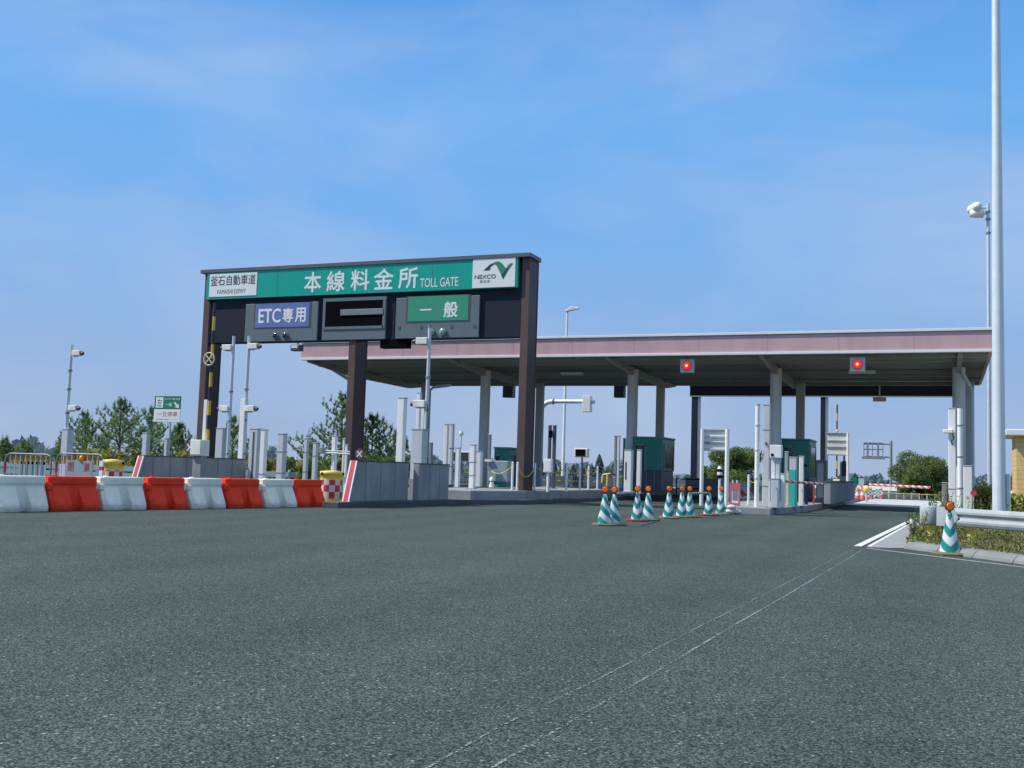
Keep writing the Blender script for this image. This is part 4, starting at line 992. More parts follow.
# backs of lane signs
def signback(pa,pb,pt,pb_,Y,legs,label,z0=0.):
    x0=at(pa,440,Y).x; W_=at(pb,440,Y).x-x0; zt=at((pa+pb)/2,pt,Y).z; zb2=at((pa+pb)/2,pb_,Y).z
    t=thing('lane_sign_back',(x0,Y,z0),label,'sign')
    b=MB(); b.box(0,W_,0,.04,zb2-z0,zt-z0); b.build('panel',mat('aluminium_back',(.72,.76,.72),.5,noise=.08),t)
    k=4
    for i in range(k):
        z=zb2-z0+.04+(zt-zb2-.12)*i/(k-1); b=MB(); b.box(-.02,W_+.02,-.05,-.001,z,z+.06); b.build('stiffener',MGREY if i%2 else LGREY,t)
    for (px,m_,r_) in legs:
        b=MB(); xx=at(px,460,Y).x-x0; b.cyl((xx,-.1,0),(xx,-.1,zt-z0),r_,n=10); b.build('leg',m_,t)
    return t
signback(703,728,429,451,41,[(702.5,WHITE,.075),(727.5,WHITE,.085)],'back of a grey sign on two white poles before the round bush')
t=signback(827,849,432.5,455.5,60,[(848,WHITE,.07)],'back of a grey lane sign beside the dark post at the right-hand island')
b=MB(); b.cyl((.9,.1,0),(.9,.1,at(837,455,60).z),.05,n=8); b.cb((.85,.0,1.6),(.3,.2,1.1)); b.build('support_post',DGREY,t)
# raised far gate arm
Y=62; x=at(837,432,Y).x
t=thing('gate_barrier',(x,Y,0),'distant yellow and black gate arm raised above the grey sign back','barrier gate')
b=MB(); z=at(837,404,Y).z; b.cyl((0,0,1),(0,0,z),.045,.04,8); b.build('arm',STRYB,t)
b=MB(); b.cb((0,.0,.6),(.35,.35,1.2)); b.build('motor_housing',OFFW,t,bevel=.03)
b=MB(); b.lathe([(.001,.12),(.1,.06),(.1,0),(.001,0)],10,c=(0,0,at(837,432,Y).z)); b.build('lamp',YEL,t)
t=thing('pedestrian_signal',(at(844,480,51).x,51,.2),'dark device head on a short post at the end of the right-hand island','device')
b=MB(); b.cyl((0,0,0),(0,0,1.2),.06,n=8); b.build('post',LGREY,t)
b=MB(); b.cb((0,0,1.5),(.2,.2,.7)); b.build('head',DGREY,t,bevel=.03); t.name='sensor_device'
# delineator
Y=38; x=at(719.5,490,Y).x
t=thing('delineator_post',(x,Y,0),'thin white delineator with black and white banded head','delineator')
b=MB(); b.cyl((0,0,0),(0,0,1.15),.045,n=10); b.build('post',WHITE,t)
z0=at(719,478,Y).z; z1=at(719,466,Y).z; hh=(z1-z0)/4
b=MB()
for i in range(4): b.cyl((0,0,z0+i*hh),(0,0,z0+(i+1)*hh),.09,.09 if i<3 else .05,12,i%2)
b.build('banded_head',[BLACK,WHITE],t)
# temporary red & white work sign with sandbags
Y=34.2; p0=at(729.5,500,Y); p1=at(740,500,Y)
t=thing('work_sign',(p0.x,Y,0),'pink and white standing work sign behind the sandbags','sign'); W_=p1.x-p0.x
b=MB(); b.box(.02,W_-.02,0,.03,.1,at(734,484,Y).z); b.build('panel',W1,t)
b=MB(); zt=at(734,483,Y).z; b.box(0,.05,-.015,.04,.08,zt); b.box(W_-.05,W_,-.015,.04,.08,zt); b.box(.05,W_-.05,-.015,.04,zt-.22,zt); b.box(.05,W_-.05,-.015,.04,.1,.32); b.build('red_border',mat('pink_red_film',(.6,.12,.16),.5),t)
b=MB(); b.box(W_*.3,W_*.75,-.012,-.001,.42,.78); b.build('dark_symbol',MGREY,t)
for k,xx in enumerate((.1,W_-.1)):
    b=MB(); b.cyl((xx,.01,zt),(xx,.01,zt+.1),.03,n=8); b.build('peg',LGREY,t)
def bag(x,y,label,s=1.,z=0):
    t_=MB(); n1,n2=14,8; vs=[]
    for i in range(n1):
        for j in range(n2+1):
            a=2*math.pi*i/n1; e=math.pi*j/n2; k_=1+.12*math.sin(3*a+x*7)*math.sin(e)
            vs.append((.24*s*k_*math.cos(a)*math.sin(e), .18*s*k_*math.sin(a)*math.sin(e), .13*s+.13*s*math.cos(e)))
    t_.add(vs,[(i*(n2+1)+j,((i+1)%n1)*(n2+1)+j,((i+1)%n1)*(n2+1)+j+1,i*(n2+1)+j+1) for i in range(n1) for j in range(n2)],0,True)
    o=t_.build('sandbag',SAND,loc=(x,y,z)); tag(o,label,'sandbag','white sandbags at the work sign')
g1=gp(729,514.3); bag(g1.x,g1.y,'white sandbag lying nearest the last cone',0.62); bag(g1.x+.22,g1.y+.12,'white sandbag on the right, at the foot of the work sign',.6); bag(g1.x+.06,g1.y+.02,'white sandbag lying on top of two others',.62,.14)

# diagonal-striped boards across the lane behind
Y=47; p0=at(741,492,Y); p1=at(757,492,Y)
t=thing('striped_board',(p0.x,Y,0),'red and white diagonal striped board across the lane behind the island','barricade')
z0,z1=at(749,496,Y).z,at(749,487,Y).z
b=MB(); b.box(0,p1.x-p0.x,0,.05,z0,z1); b.build('board',STRRWD,t)
for xx in (.05,p1.x-p0.x-.1):
    b=MB(); b.box(xx,xx+.05,.05,.1,0,z1); b.build('leg',LGREY,t)

# ------------------------------------------------------------------ right-hand island furniture
IZ=.22
def rpost(*a,**k): k.setdefault('base',IZ); return post(*a,**k)
Y=34.3; x=at(756.6,500,Y).x
t=thing('steel_pole',(x,Y,IZ),'tall round white pole at the tip of the right-hand island','pole')
zt=at(758.5,405,Y).z-IZ; b=MB(); b.cyl((0,0,0),(0,0,zt),.075,.075,14); b.build('pole',WHITE,t)
b=MB(); b.cyl((0,0,zt),(0,0,zt+.03),.09,n=14)
for z in (.9,1.8,2.6): b.cyl((0,0,z),(0,0,z+.04),.095,n=14)
b.build('collar',LGREY,t)
t,w,h=rpost(762.5,770.5,405,500,34.6,LGREY,'tall pale channel post next to the round white pole'); bands(t,w,[h*.2,h*.75])
b=MB(); b.tube([(-w/2-.02,-.02,h*.55),(-w/2-.1,-.03,h*.45),(-w/2-.2,-.02,h*.35)],.012,6); b.build('cable',BLACK,t)
b=MB(); b.cb((0,-.02,h*.62),(.05,.04,.1)); b.build('bracket',DGREY,t)
Y=34.2; q0,q1=at(770,451,Y),at(784,451,Y)
t=thing('equipment_box_stand',((q0.x+q1.x)/2,Y,IZ),'white box cabinet on a pair of posts at eye level on the island','cabinet')
W_=q1.x-q0.x; b=MB(); b.box(-W_/2,W_/2-.07,-.05,.22,at(777,458,Y).z-IZ,at(777,445,Y).z-IZ); bo=b.build('box',WHITE,t,bevel=.015)
b=MB(); b.cb((-W_/2+.08,-.055,at(777,455,Y).z-IZ),(.08,.02,.08)); b.build('lock',BLACK,bo)
for xx,m_ in ((-.12,WHITE),(.02,LGREY)):
    b=MB(); b.box(xx-.06,xx+.06,.02,.14,0,at(777,458,Y).z-IZ); b.build('leg',m_,t,bevel=.01)
rpost(770.8,780,479,508,33.95,LGREY,'low grey cabinet standing below the white box','low_cabinet','cabinet')
rpost(768.6,770.2,480,508,33.8,WHITE,'short thin white stake at the island tip','stake','post')
rpost(780.5,785.3,474,508,34.2,WHITE,'stubby white post the striped bar is fixed to','bar_post','post')
t,w,h=rpost(789.3,797.2,457.5,506,36.5,LGREY,'ticket post with pale top and turquoise front panel','ticket_post','ticket post')
zc=at(793,469.5,36.5).z-IZ
b=MB(); b.box(-w/2-.002,w/2-.04,-.015,-.002,.02,zc); b.box(-w/2-.005,w/2+.005,-.002,w+.005,.02,zc); b.build('turquoise_panel',TEALP,t)
t,w,h=rpost(798.8,804,456.5,506,37.5,OFFW,'slender cream post right of the turquoise ticket post')
b=MB(); b.cb((w/2+.06,.05,h*.82),(.1,.1,.08)); b.build('sensor',BLACK,t)
rpost(786.5,789,472,500,37.2,CREAM,'thin yellow topped post just left of the ticket post','marker_stake','post')
rpost(804.5,808,484,504,39.5,NAVY,'short dark navy post right of the cream post')
t,w,h=rpost(813.2,814.8,486,504,41,REDP,'short red post beneath the striped bar')
p0=at(816,485,44); p1=at(826,485,44)
t=thing('equipment_cabinet',(p0.x,44,IZ),'dark grey cabinet beside the second booth','cabinet')
b=MB(); b.box(0,p1.x-p0.x,0,.7,0,at(820,460,44).z-IZ); b.build('body',DGREY,t,bevel=.02)
b=MB(); b.box(.05,p1.x-p0.x-.1,-.01,-.001,.2,at(820,463,44).z-IZ); b.build('door',MGREY,t)
t,w,h=rpost(784.5,788.5,452,490,41,BLUEG,'pale blue frame post in front of the second booth','frame_post','post')
p0=at(824,495,42); 
t=thing('island_wall',(p0.x,42,IZ),'low dark concrete wall along the far part of the right-hand island','wall')
b=MB(); b.box(0,.25,0,12,0,.85); b.build('wall_panel',CONC,t,bevel=.02)
b=MB(); b.box(-.02,.27,-.02,12.02,.85,.9); b.build('coping',CONCD,t)
bar(at(781.5,480.8,34.3), at(822.5,484.3,36.6), STRRW, 'red and white striped bar projecting right from the island', r_=.045)
# far closed lane: striped bar, cones and signs
bar(at(869,484.6,62), at(931,487.6,61), STRRW, 'long red and white striped bar closing the far end of the lane', r_=.07)
fc=thing('safety_cone',(0,0,0),'','traffic cone')
b=MB(); b.box(-.19,.19,-.19,.19,0,.03); b.build('base',BLACK,fc)
b=MB(); b.lathe([(.15,.03),(.035,.7),(.001,.7)],16); b.build('body',mat('pink_red_cone',(.75,.10,.09),.5,noise=.1),fc)
b=MB(); b.lathe([(.117,.28),(.088,.45)],16); b.build('reflective_band',WHITE,fc)
for i,(px,py,lab) in enumerate(((857.5,501,'red cone at the left of the far cluster'),(862.5,500.6,'red cone second from left in the far cluster'),(871,499,'red cone under the left end of the far striped bar'),(881.5,499,'rightmost red cone standing alone in the far cluster'))):
    o=fc if i==0 else copy_tree(fc); p=gp(px,py); o.location=(p.x,p.y,0); o.scale=(1.1,1.1,1.1); o['label']=lab; o['group']='distant red cones in the closed lane'; o['category']='traffic cone'
for i,(px,lab) in enumerate(((854.5,'black and white checked board left of the far cones'),(866.5,'black and white checked board in the middle of the far cones'),(876.5,'black and white checked board right of the far cones'))):
    p=gp(px,500); t=thing('check_board',(p.x,p.y+1,0),lab,'barricade','checked boards in the closed lane')
    b=MB(); k=4; s=.095
    for a in range(k):
        for c_ in range(5): b.box(-.19+a*s,-.19+(a+1)*s,0,.04,.2+c_*s,.2+(c_+1)*s,(a+c_)%2)
    b.build('board',[WHITE,mat('dark_green_check',(.01,.09,.08),.5)],t)
    b=MB(); b.box(-.22,-.18,.04,.08,0,.75); b.box(.18,.22,.04,.08,0,.75); b.build('leg',LGREY,t)
p=at(866.5,489,60); t=thing('yellow_lamp_drum',(p.x,60,0),'round yellow topped drum at the end of the far striped bar','drum')
b=MB(); b.lathe([(.06,0),(.06,p.z-.12)],14); b.build('drum_body',LGREY,t)
b=MB(); b.lathe([(.15,p.z-.12),(.18,p.z),(.15,p.z+.12),(.001,p.z+.14)],14); b.build('drum_top',YEL,t)
Y=75; p0,p1=at(850.5,487,Y),at(861,478,Y)
t=thing('direction_sign',(p0.x,Y,0),'small distant green sign left of the grey box sign','sign')
b=MB(); b.box(0,p1.x-p0.x-.25,0,.05,p0.z,p1.z); b.build('panel',mat('sign_green',(.01,.19,.12)),t)
b=MB(); b.cyl((.3,.08,0),(.3,.08,p1.z),.05); b.build('pole',LGREY,t)
p0,p1=at(858.5,486,Y),at(864,478.5,Y)
t=thing('box_sign',(p0.x,Y,0),'small distant grey box sign next to the green one','sign')
b=MB(); b.box(0,p1.x-p0.x,0,.2,p0.z,p1.z); b.build('panel',LGREY,t)
b=MB(); b.cyl((.2,.3,0),(.2,.3,p1.z),.05); b.build('pole',LGREY,t)
# open frame cantilever sign far away
Y=110; xp=at(891,480,Y).x; t=thing('cantilever_sign',(xp,Y,0),'distant cantilever sign frame seen from behind above the road','sign')
ZZ=lambda px,py: at(px,py,Y).z
x0=at(864,450,Y).x-xp; x1=at(883,450,Y).x-xp
b=MB(); b.cyl((0,0,0),(0,0,ZZ(891,441)),.14,.12,10); b.build('pole',MGREY,t)
b=MB()
for py in (444,457): b.cyl((x0,0,ZZ(880,py)),(0,0,ZZ(880,py)),.08,n=8)
b.build('arm',MGREY,t)
b=MB()
zt_,zb_=ZZ(872,443),ZZ(872,458)
for z in (zt_,(zt_+zb_)/2+.1): b.box(x0,x1,-.14,-.08,z-.05,z+.05)
for u_ in (0,.2,.45,.75,1.): b.box(x0+(x1-x0)*u_-(.1 if u_ in (.2,.75) else .04),x0+(x1-x0)*u_+(.1 if u_ in (.2,.75) else .04),-.22,-.145,zb_,zt_)
b.box(x0-.2,x1+.2,-.28,-.225,zb_-.12,zb_+.12); b.build('frame',MGREY,t)
# far guard rail across the road bend
t=thing('guard_rail',(0,88,0),'distant pale guard rail curving behind the far striped bar','guard rail')
b=MB(); pts=[(-14,8,.6),(-8,4,.62),(-3,1,.63),(1,-2,.63),(6,-8,.64)]
for a,c_ in zip(pts[:-1],pts[1:]):
    a,c_=Vector(a),Vector(c_); b.add([a+Vector((0,0,-.18)),c_+Vector((0,0,-.18)),c_+Vector((0,0,.18)),a+Vector((0,0,.18))],[(0,1,2,3)]); 
b.build('rail',OFFW,t)
for i in range(9):
    u_=i/8; x_=-14+20*u_; yy=8-10*u_; b=MB(); b.cyl((x_,yy+.1,0),(x_,yy+.1,.75),.07,n=8); b.build('post',OFFW,t)
t=thing('delineator_row_fence',(0,80,0),'low yellowish cable fence along the far curve','fence'); t.name='cable_fence'
b=MB()
for i in range(26): b.box(-8+i*.5,-7.92+i*.5,-i*.15,-i*.15+.06,0,.42)
b.build('stakes',CREAM,t)
b=MB(); b.tube([(-8,0,.36),(4.6,-3.75,.36)],.03,6); b.build('cable',YROPE,t)

# ------------------------------------------------------------------ right foreground: guard rail, poles, shed
ra=gp(937,536)*1.; 
def railp(px,pyt,z): return gp(px,pyt,z)
R0=gp(957,508,.69); R1=gp(1024,512,.69); 
d=(R1-R0); R0v=Vector((R0.x,R0.y)); dv=Vector((d.x,d.y)).normalized()
t=thing('guard_rail',(R0.x,R0.y,0),'galvanised corrugated guard rail on the grass verge at the right','guard rail', rz=math.atan2(dv.y,dv.x))
L=14
RAILM=mat('weathered_rail_steel',(.36,.41,.44),.65,metal=.1,noise=.14,nscale=5,streak=.1)
prof=[(0,.34),(-.03,.36),(-.055,.41),(-.055,.45),(-.01,.50),(-.01,.53),(-.055,.58),(-.055,.62),(-.03,.67),(0,.69)]
b=MB()
vs=[(0,y-.06,z) for y,z in prof]+[(L,y-.06,z) for y,z in prof]; k=len(prof)
b.add(vs,[(j,k+j,k+j+1,j+1) for j in range(k-1)],0,False)
vs=[(0,y-.056,z) for y,z in prof]+[(L,y-.056,z) for y,z in prof]
b.add(vs,[(j,j+1,k+j+1,k+j) for j in range(k-1)],0,False)
b.build('rail_beam',RAILM,t)
b=MB(); b.add([(-.42,-.11,.33),(.02,-.125,.33),(.16,-.125,.51),(.02,-.125,.70),(-.42,-.11,.70),(-.42,-.10,.33),(.02,-.115,.33),(.16,-.115,.51),(.02,-.115,.70),(-.42,-.10,.70)],[(0,1,2,3,4),(9,8,7,6,5)]); b.build('end_plate',RAILM,t)
for xx in (.25,2.3,4.3,6.3,8.3,10.3,12.3):
    b=MB(); b.cyl((xx,.1,0),(xx,.1,.66),.07,n=14); pp=b.build('post',GALV,t)
    b=MB(); b.cyl((xx,.1,.13),(xx,.1,.335),.073,n=14); b.build('yellow_band',YEL,pp)
pc=gp(930,540,.11)
t=thing('rail_terminal',(R0.x-.64*dv.x-.06,R0.y-.64*dv.y-.0,-.0),'grey drum-shaped guard rail terminal on a yellow banded post','rail terminal')
b=MB(); b.lathe([(.001,.34),(.17,.34),(.18,.36),(.18,.68),(.165,.70),(.001,.705)],24); b.build('terminal_drum',RAILM,t)
b=MB(); b.cyl((.02,0,-.02),(.02,0,.34),.07,n=14); b.build('post',GALV,t)
b=MB(); b.cyl((.02,0,.13),(.02,0,.335),.073,n=14); b.build('yellow_band',YEL,t)

Y=27; x=at(999.2,505,Y).x
t=thing('lighting_mast',(x,Y,.1),'very tall thick galvanised lighting mast rising out of view at the right','lighting mast')
b=MB(); zt=16; b.cyl((0,0,0),(0,0,zt),.15,.08,24); b.build('mast',mat('mast_steel',(.66,.73,.78),.4,metal=.15,noise=.06),t)
b=MB(); b.box(.15,.24,-.06,.1,0,at(1003,478,Y).z); b.build('cable_duct',GALV,t,bevel=.01)
b=MB(); b.cyl((0,0,0),(0,0,.04),.3,n=20); b.build('base_flange',GALV,t)
b=MB(); b.cyl((0,0,zt),(0,0,zt+.3),.09,n=16); b.cb((-.5,0,zt+.3),(1.4,.35,.15)); b.build('lamp_head',LGREY,t,bevel=.03)
Y=58; x=at(989.6,480,Y).x
t=thing('camera_mast',(x,Y,.1),'slim tall mast behind the thick one with two white cameras facing left','camera pole')
zt=at(989.6,203,Y).z-.1; b=MB(); b.cyl((0,0,0),(0,0,zt),.10,.075,16); b.build('mast',GALV,t)
for k,(px,py,pz) in enumerate(((975,208,0),(979,214,0))):
    z=at(980,py,Y).z-.1; xx=at(px,py,Y).x-x
    b=MB(); b.cyl((0,-.02*k,z),(xx+.1,-.02*k,z),.05,n=8); b.build('camera_arm',GALV,t)
    b=MB(); b.lathe([(.001,-.34),(.10,-.32),(.13,-.2),(.13,.1),(.11,.2),(.001,.22)] if k==0 else [(.001,-.24),(.10,-.22),(.12,-.1),(.12,.1),(.001,.14)],16); o=b.build('camera_housing',WHITE,t,loc=(xx,-.05,z+.02)); o.scale=(1.9,1.9,1.9); o.rotation_euler=(R(90),0,R(20 if k==0 else 100))
b=MB(); 
for z in (zt-.5,zt-.9,zt-1.6): b.cyl((0,0,z),(0,0,z+.1),.12,n=12)
b.build('collar',MGREY,t)
# posts under right column
t,w,h=post(948.5,956,408.5,500,37,WHITE,'tall white channel post before the right canopy column',base=.1); bands(t,w,[h*.25])
b=MB(); b.cb((-w/2-.02,-.1,h-.75),(.3,.2,.12)); hh_=b.build('sensor_head',OFFW,t,bevel=.02)
b=MB(); b.tube([(0,-.1,h-.78),(.05,-.1,h-1.0),(-.02,-.1,h-1.05),(0,-.05,h-1.2)],.015,6); b.build('cable',BLACK,t)
Y=36.5; x=at(960.3,500,Y).x; t=thing('steel_pole',(x,Y,.1),'round white pole right of the white channel post at the right column','pole')
zt=at(961,408.5,Y).z-.1; b=MB(); b.cyl((0,0,0),(0,0,zt),.085,n=14); b.build('pole',WHITE,t)
b=MB()
for z in (.9,1.9,2.9): b.cyl((0,0,z),(0,0,z+.04),.1,n=14)
b.build('collar',MGREY,t)
t,w,h=post(963.5,972.5,466,500,38,WHITE,'pale low cabinet at the foot of the right canopy column','equipment_cabinet','cabinet',base=.1)
t,w,h=post(955.8,959,466,500,39,OFFW,'thin low post between the two tall white posts at the right',base=.1)
t,w,h=post(942,947,483,505,40,CONCL,'low square concrete post at the right end of the far striped bar','concrete_post','post',base=.05)
t=thing('red_lamp_stake',(at(973.5,500,33).x,33,.1),'small round red reflector on a thin stake in the weeds','reflector')
z=at(973.5,493,33).z-.1; b=MB(); b.cyl((0,0,0),(0,0,z),.015,n=6); b.build('stake',LGREY,t)
b=MB(); b.cyl((0,-.02,z),(0,0,z),.085,n=14); b.build('reflector',REDP,t)

# ochre shed at right edge
Y=40; x0=at(1016.5,470,Y).x; zt=at(1015,436,Y).z
t=thing('site_shed',(x0,Y,.1),'ochre sided shed with a pale overhanging roof at the right edge','shed')
b=MB(); Wd=6; b.box(0,Wd,0,2.4,.7,zt-.1)
b.build('wall',stripes('ochre_siding_boards',(.76,.54,.22),(.5,.33,.12),.16,duty=.9),t)
b=MB(); b.box(-.01,Wd+.01,-.01,2.41,0,.7); b.build('base_wall',CONCL,t)
b=MB(); b.box(-.35,Wd+.35,-.4,2.8,zt-.1,zt+.12); b.build('roof',TRIMW,t,bevel=.03)
b=MB(); b.box(1.4,2.6,-.02,.01,1.2,2.2); wi_=b.build('window',GLASS,t)
b=MB(); b.box(1.33,1.4,-.04,0,1.13,2.27); b.box(2.6,2.67,-.04,0,1.13,2.27); b.box(1.4,2.6,-.04,0,1.13,1.2); b.box(1.4,2.6,-.04,0,2.2,2.27); b.build('window_frame',TRIMW,wi_)

# ------------------------------------------------------------------ vegetation
def rnd_dir():
    z=random.uniform(-1,1); a=random.uniform(0,2*math.pi); r_=math.sqrt(1-z*z); return Vector((r_*math.cos(a),r_*math.sin(a),z))
def pine(x,y,h,wd,label,seed,m=PINE,group='young pines behind the toll lanes',z0=0,dens=1.):
    random.seed(seed)
    t=thing('pine_tree',(x,y,z0),label,'pine tree',group)
    tr=MB(); lean=Vector((random.uniform(-.05,.05),random.uniform(-.05,.05),1))
    tr.cyl((0,0,0),lean*h*.55,.035*h*.6,.02*h*.6,8); tr.cyl(lean*h*.55,lean*h,.02*h*.6,.01,8)
    cr=MB()
    def tuft(c,d,s,n_=12):
        for _ in range(n_):
            v=(d*1.1+rnd_dir()*.85).normalized()*s*random.uniform(.7,1.2); sd=v.cross(rnd_dir()).normalized()*s*.075
            o=c+rnd_dir()*s*.15
            cr.add([o-sd,o+sd,o+v],[(0,1,2)])
    lev=int(6+h*1.1)
    for i in range(lev):
        u_=.12+.86*i/(lev-1); zc=h*u_
        Rr=wd/2*(1-u_)**.75*random.uniform(.75,1.15)+.12; nb=random.randint(4,5) if u_<.9 else 3
        a0=random.uniform(0,6.28)
        for k_ in range(nb):
            a=a0+2*math.pi*k_/nb+random.uniform(-.35,.35); rl=Rr*random.uniform(.6,1.2)
            base=lean*zc; p_prev=base; steps=max(3,int(rl/.16))
            for s_ in range(1,steps+1):
                v_=s_/steps; p=base+Vector((math.cos(a)*rl*v_,math.sin(a)*rl*v_,rl*(.15*v_+.45*v_*v_)+random.uniform(-.03,.03)))
                tr.cyl(p_prev,p,.018*(1-v_*.6)+.004,.016*(1-v_*.6)+.003,5,cap=False)
                d=(p-p_prev).normalized()
                if v_>.25:
                    for q_ in range(int(3*dens)):
                        tuft(p+rnd_dir()*.07,(d+Vector((0,0,.6))).normalized(),.15)
                    # side twigs ending in an upright candle
                    if random.random()<.75:
                        sd=Vector((-math.sin(a),math.cos(a),0))*random.choice((-1,1)); e=p+sd*rl*.3*random.uniform(.4,1)+Vector((0,0,.16))
                        tr.cyl(p,e,.008,.004,4,cap=False)
                        for f_ in (.4,.7,1.): tuft(p.lerp(e,f_),(e-p).normalized(),.16)
                        tuft(e,Vector((0,0,1)),.2,8)
                p_prev=p
            for zt_ in (0,.1,.2,.3): tuft(p_prev+Vector((0,0,zt_)),Vector((0,0,1)),.13,8)
    for k_ in range(8): tuft(lean*h*(.9+.12*k_/7),Vector((0,0,1)),.13,8)
    tr.build('trunk',BARK,t); cr.build('crown',m,t)
    return t
def bush(x,y,h,wx,label,seed,m=BUSH,n=2600,leaf=.11,group=None,name='bush',cat='bush',z0=0,trunk=True,zmin=.0):
    random.seed(seed)
    t=thing(name,(x,y,z0),label,cat,group)
    cr=MB(); tr=MB(); blobs=[]
    for i in range(22):
        a=random.uniform(0,6.28); rr_=wx/2*math.sqrt(random.random())*.8; zz_=h*random.uniform(zmin+.12,.86)
        lim=math.sqrt(max(.05,1-((zz_/h-.42)/.62)**2)); blobs.append((Vector((rr_*lim*math.cos(a),rr_*lim*math.sin(a),zz_)),random.uniform(.13,.26)*min(h,wx)))
    for b_,r_ in blobs:
        tr.cyl((0,0,h*.08),b_,.025*h*.5,.006*h,5,cap=False)
        for _ in range(int(n/22)):
            d=rnd_dir(); c=b_+Vector((d.x,d.y,d.z*.85))*r_*random.uniform(.55,1.12)
            if c.z<.03: continue
            s=leaf*random.uniform(.6,1.3); u1=(rnd_dir()+Vector((0,0,.3))).normalized(); u2=u1.cross(rnd_dir()).normalized()
            cr.add([c-u1*s,c+u2*s*.45,c+u1*s,c-u2*s*.45],[(0,1,2,3)])
    tr.cyl((0,0,0),(0,0,h*.3),.04*h*.4,.03*h*.4,7)
    tr.build('trunk' if name!='bush' else 'stems',BARK,t); cr.build('crown' if name!='bush' else 'foliage',m,t)
    return t
# pines left
def place(px,py_top,Y): 
    return at(px,470,Y).x, at(px,py_top,Y).z
pl=[(119,404,44,100,'largest pine left of the roadside sign, with upright candles'),(84,417,46,70,'pine right behind the far left camera pole'),(150,412,50,60,'pine filling the gap left of the roadside sign'),
    (176,428,47,46,'small pine under the roadside sign near the left gantry leg'),(60,436,52,30,'small thin pine behind the far left cabinet'),(3,442,50,34,'pine cut by the left edge of the view'),(22,444,58,30,'small slim pine near the left edge'),
    (232,421,52,52,'pine seen between the two camera poles'),(341,398,46,84,'dense tall pine just left of the centre gantry leg'),(372,420,47,70,'broad pine right of the centre gantry leg'),(395,436,50,44,'low pine behind the striped nose wall'),(312,445,55,40,'low pine behind the banded posts')]
for i,(px,pt,Y,wpx,lab) in enumerate(pl):
    x,zt=place(px,pt,Y); wd=wpx*Y/880.; pine(x,Y,zt,wd,lab,100+i)
# yellow-green shrubs under pines
sh=[(35,462,40,44,'YG'),(100,446,42,54,'YG'),(138,448,43,50,'YG'),(72,452,41,44,'b'),(188,448,42,40,'YG'),(215,452,44,44,'b'),(262,452,44,34,'YG'),(285,455,46,40,'b'),(305,452,48,30,'YG'),(335,455,42,50,'b'),(380,452,42,44,'b'),(430,462,50,30,'b')]
sl=['yellow green shrub behind the left pipe barricade','yellow green shrub at the foot of the largest left pine','yellow green shrub left of the long concrete wall','green shrub behind the far left cabinet','yellow green shrub behind the barrier machine','green shrub behind the wide pale cabinet','yellow green shrub between white posts right of the long wall','green shrub behind the banded grey post','yellow green shrub left of the dense centre pine','green shrub at the foot of the dense centre pine','green shrub above the striped nose wall','green shrub behind the tall cabinet']
for i,((px,pt,Y,wpx,k),lab) in enumerate(zip(sh,sl)):
    x,zt=place(px,pt,Y); bush(x,Y,max(zt,1.2),wpx*Y/1000,lab,300+i,YGRN if k=='YG' else BUSH,1800,.09,'shrubs behind the lanes')
# low plants on the verge beyond island in middle
for i,(px,pt,Y,wpx,lab) in enumerate(((508,470,70,60,'yellow green shrub behind the ticket machine'),(545,474,72,60,'yellow green shrub behind the control box'),(585,476,74,60,'yellow green shrub behind the small display sign'),(625,474,76,50,'yellow green shrub left of the middle booth'),(470,470,68,50,'yellow green shrub behind the double post'))):
    x,zt=place(px,pt,Y); bush(x,Y,max(zt,1.0),wpx*Y/1000,lab,340+i,YGRN,1500,.12,'shrubs behind the lanes')
# round bushes
x,zt=place(735,445,80); bush(x,80,zt,5.0,'round green tree behind the grey sign back on white poles',401,BUSH,26000,.08,name='round_tree',cat='tree')
x,zt=place(712,462,82); bush(x,82,zt,2.6,'small round green tree left of the larger round one',402,BUSH,3000,.12,name='round_tree',cat='tree')
x,zt=place(920,451.5,85); bush(x,85,zt,4.4,'round green tree beyond the road at the right',403,BUSH,26000,.08,name='round_tree',cat='tree')
for i,(px,pt,Y,wpx,m_,lab) in enumerate(((973,487,50,26,BUSH,'low dark bush right of the canopy column'),(985,481,46,30,YGRN,'yellow green bush behind the thick lighting mast'),(1004,484,38,20,YGRN,'bush in front of the ochre shed'),(945,492,60,18,BUSH,'low bush behind the concrete post'),(1018,494,34,22,YGRN,'bush at the right edge under the shed'))):
    x,zt=place(px,pt,Y); bush(x,Y,max(zt,.7)-.1,wpx*Y/1000,lab,410+i,m_,2200,.07,'bushes on the right-hand verge',z0=.1)
# distant conifers and wood
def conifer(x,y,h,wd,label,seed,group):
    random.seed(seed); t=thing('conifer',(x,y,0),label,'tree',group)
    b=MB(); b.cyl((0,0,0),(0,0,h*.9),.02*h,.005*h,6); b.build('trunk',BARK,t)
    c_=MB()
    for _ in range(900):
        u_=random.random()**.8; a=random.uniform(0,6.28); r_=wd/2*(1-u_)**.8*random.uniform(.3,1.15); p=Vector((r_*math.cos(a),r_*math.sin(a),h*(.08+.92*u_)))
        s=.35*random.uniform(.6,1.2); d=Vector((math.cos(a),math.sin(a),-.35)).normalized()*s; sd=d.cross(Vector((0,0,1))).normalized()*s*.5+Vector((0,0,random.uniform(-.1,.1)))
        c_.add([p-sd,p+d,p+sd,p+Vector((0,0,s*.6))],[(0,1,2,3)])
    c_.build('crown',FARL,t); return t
random.seed(5)
tops=[(452,468),(462,470),(474,466),(500,466),(520,462),(532,468),(541,460),(555,465),(563,462),(573,465),(583,468),(592,466),(599,455),(608,468),(614,463),(622,470),(648,466)]
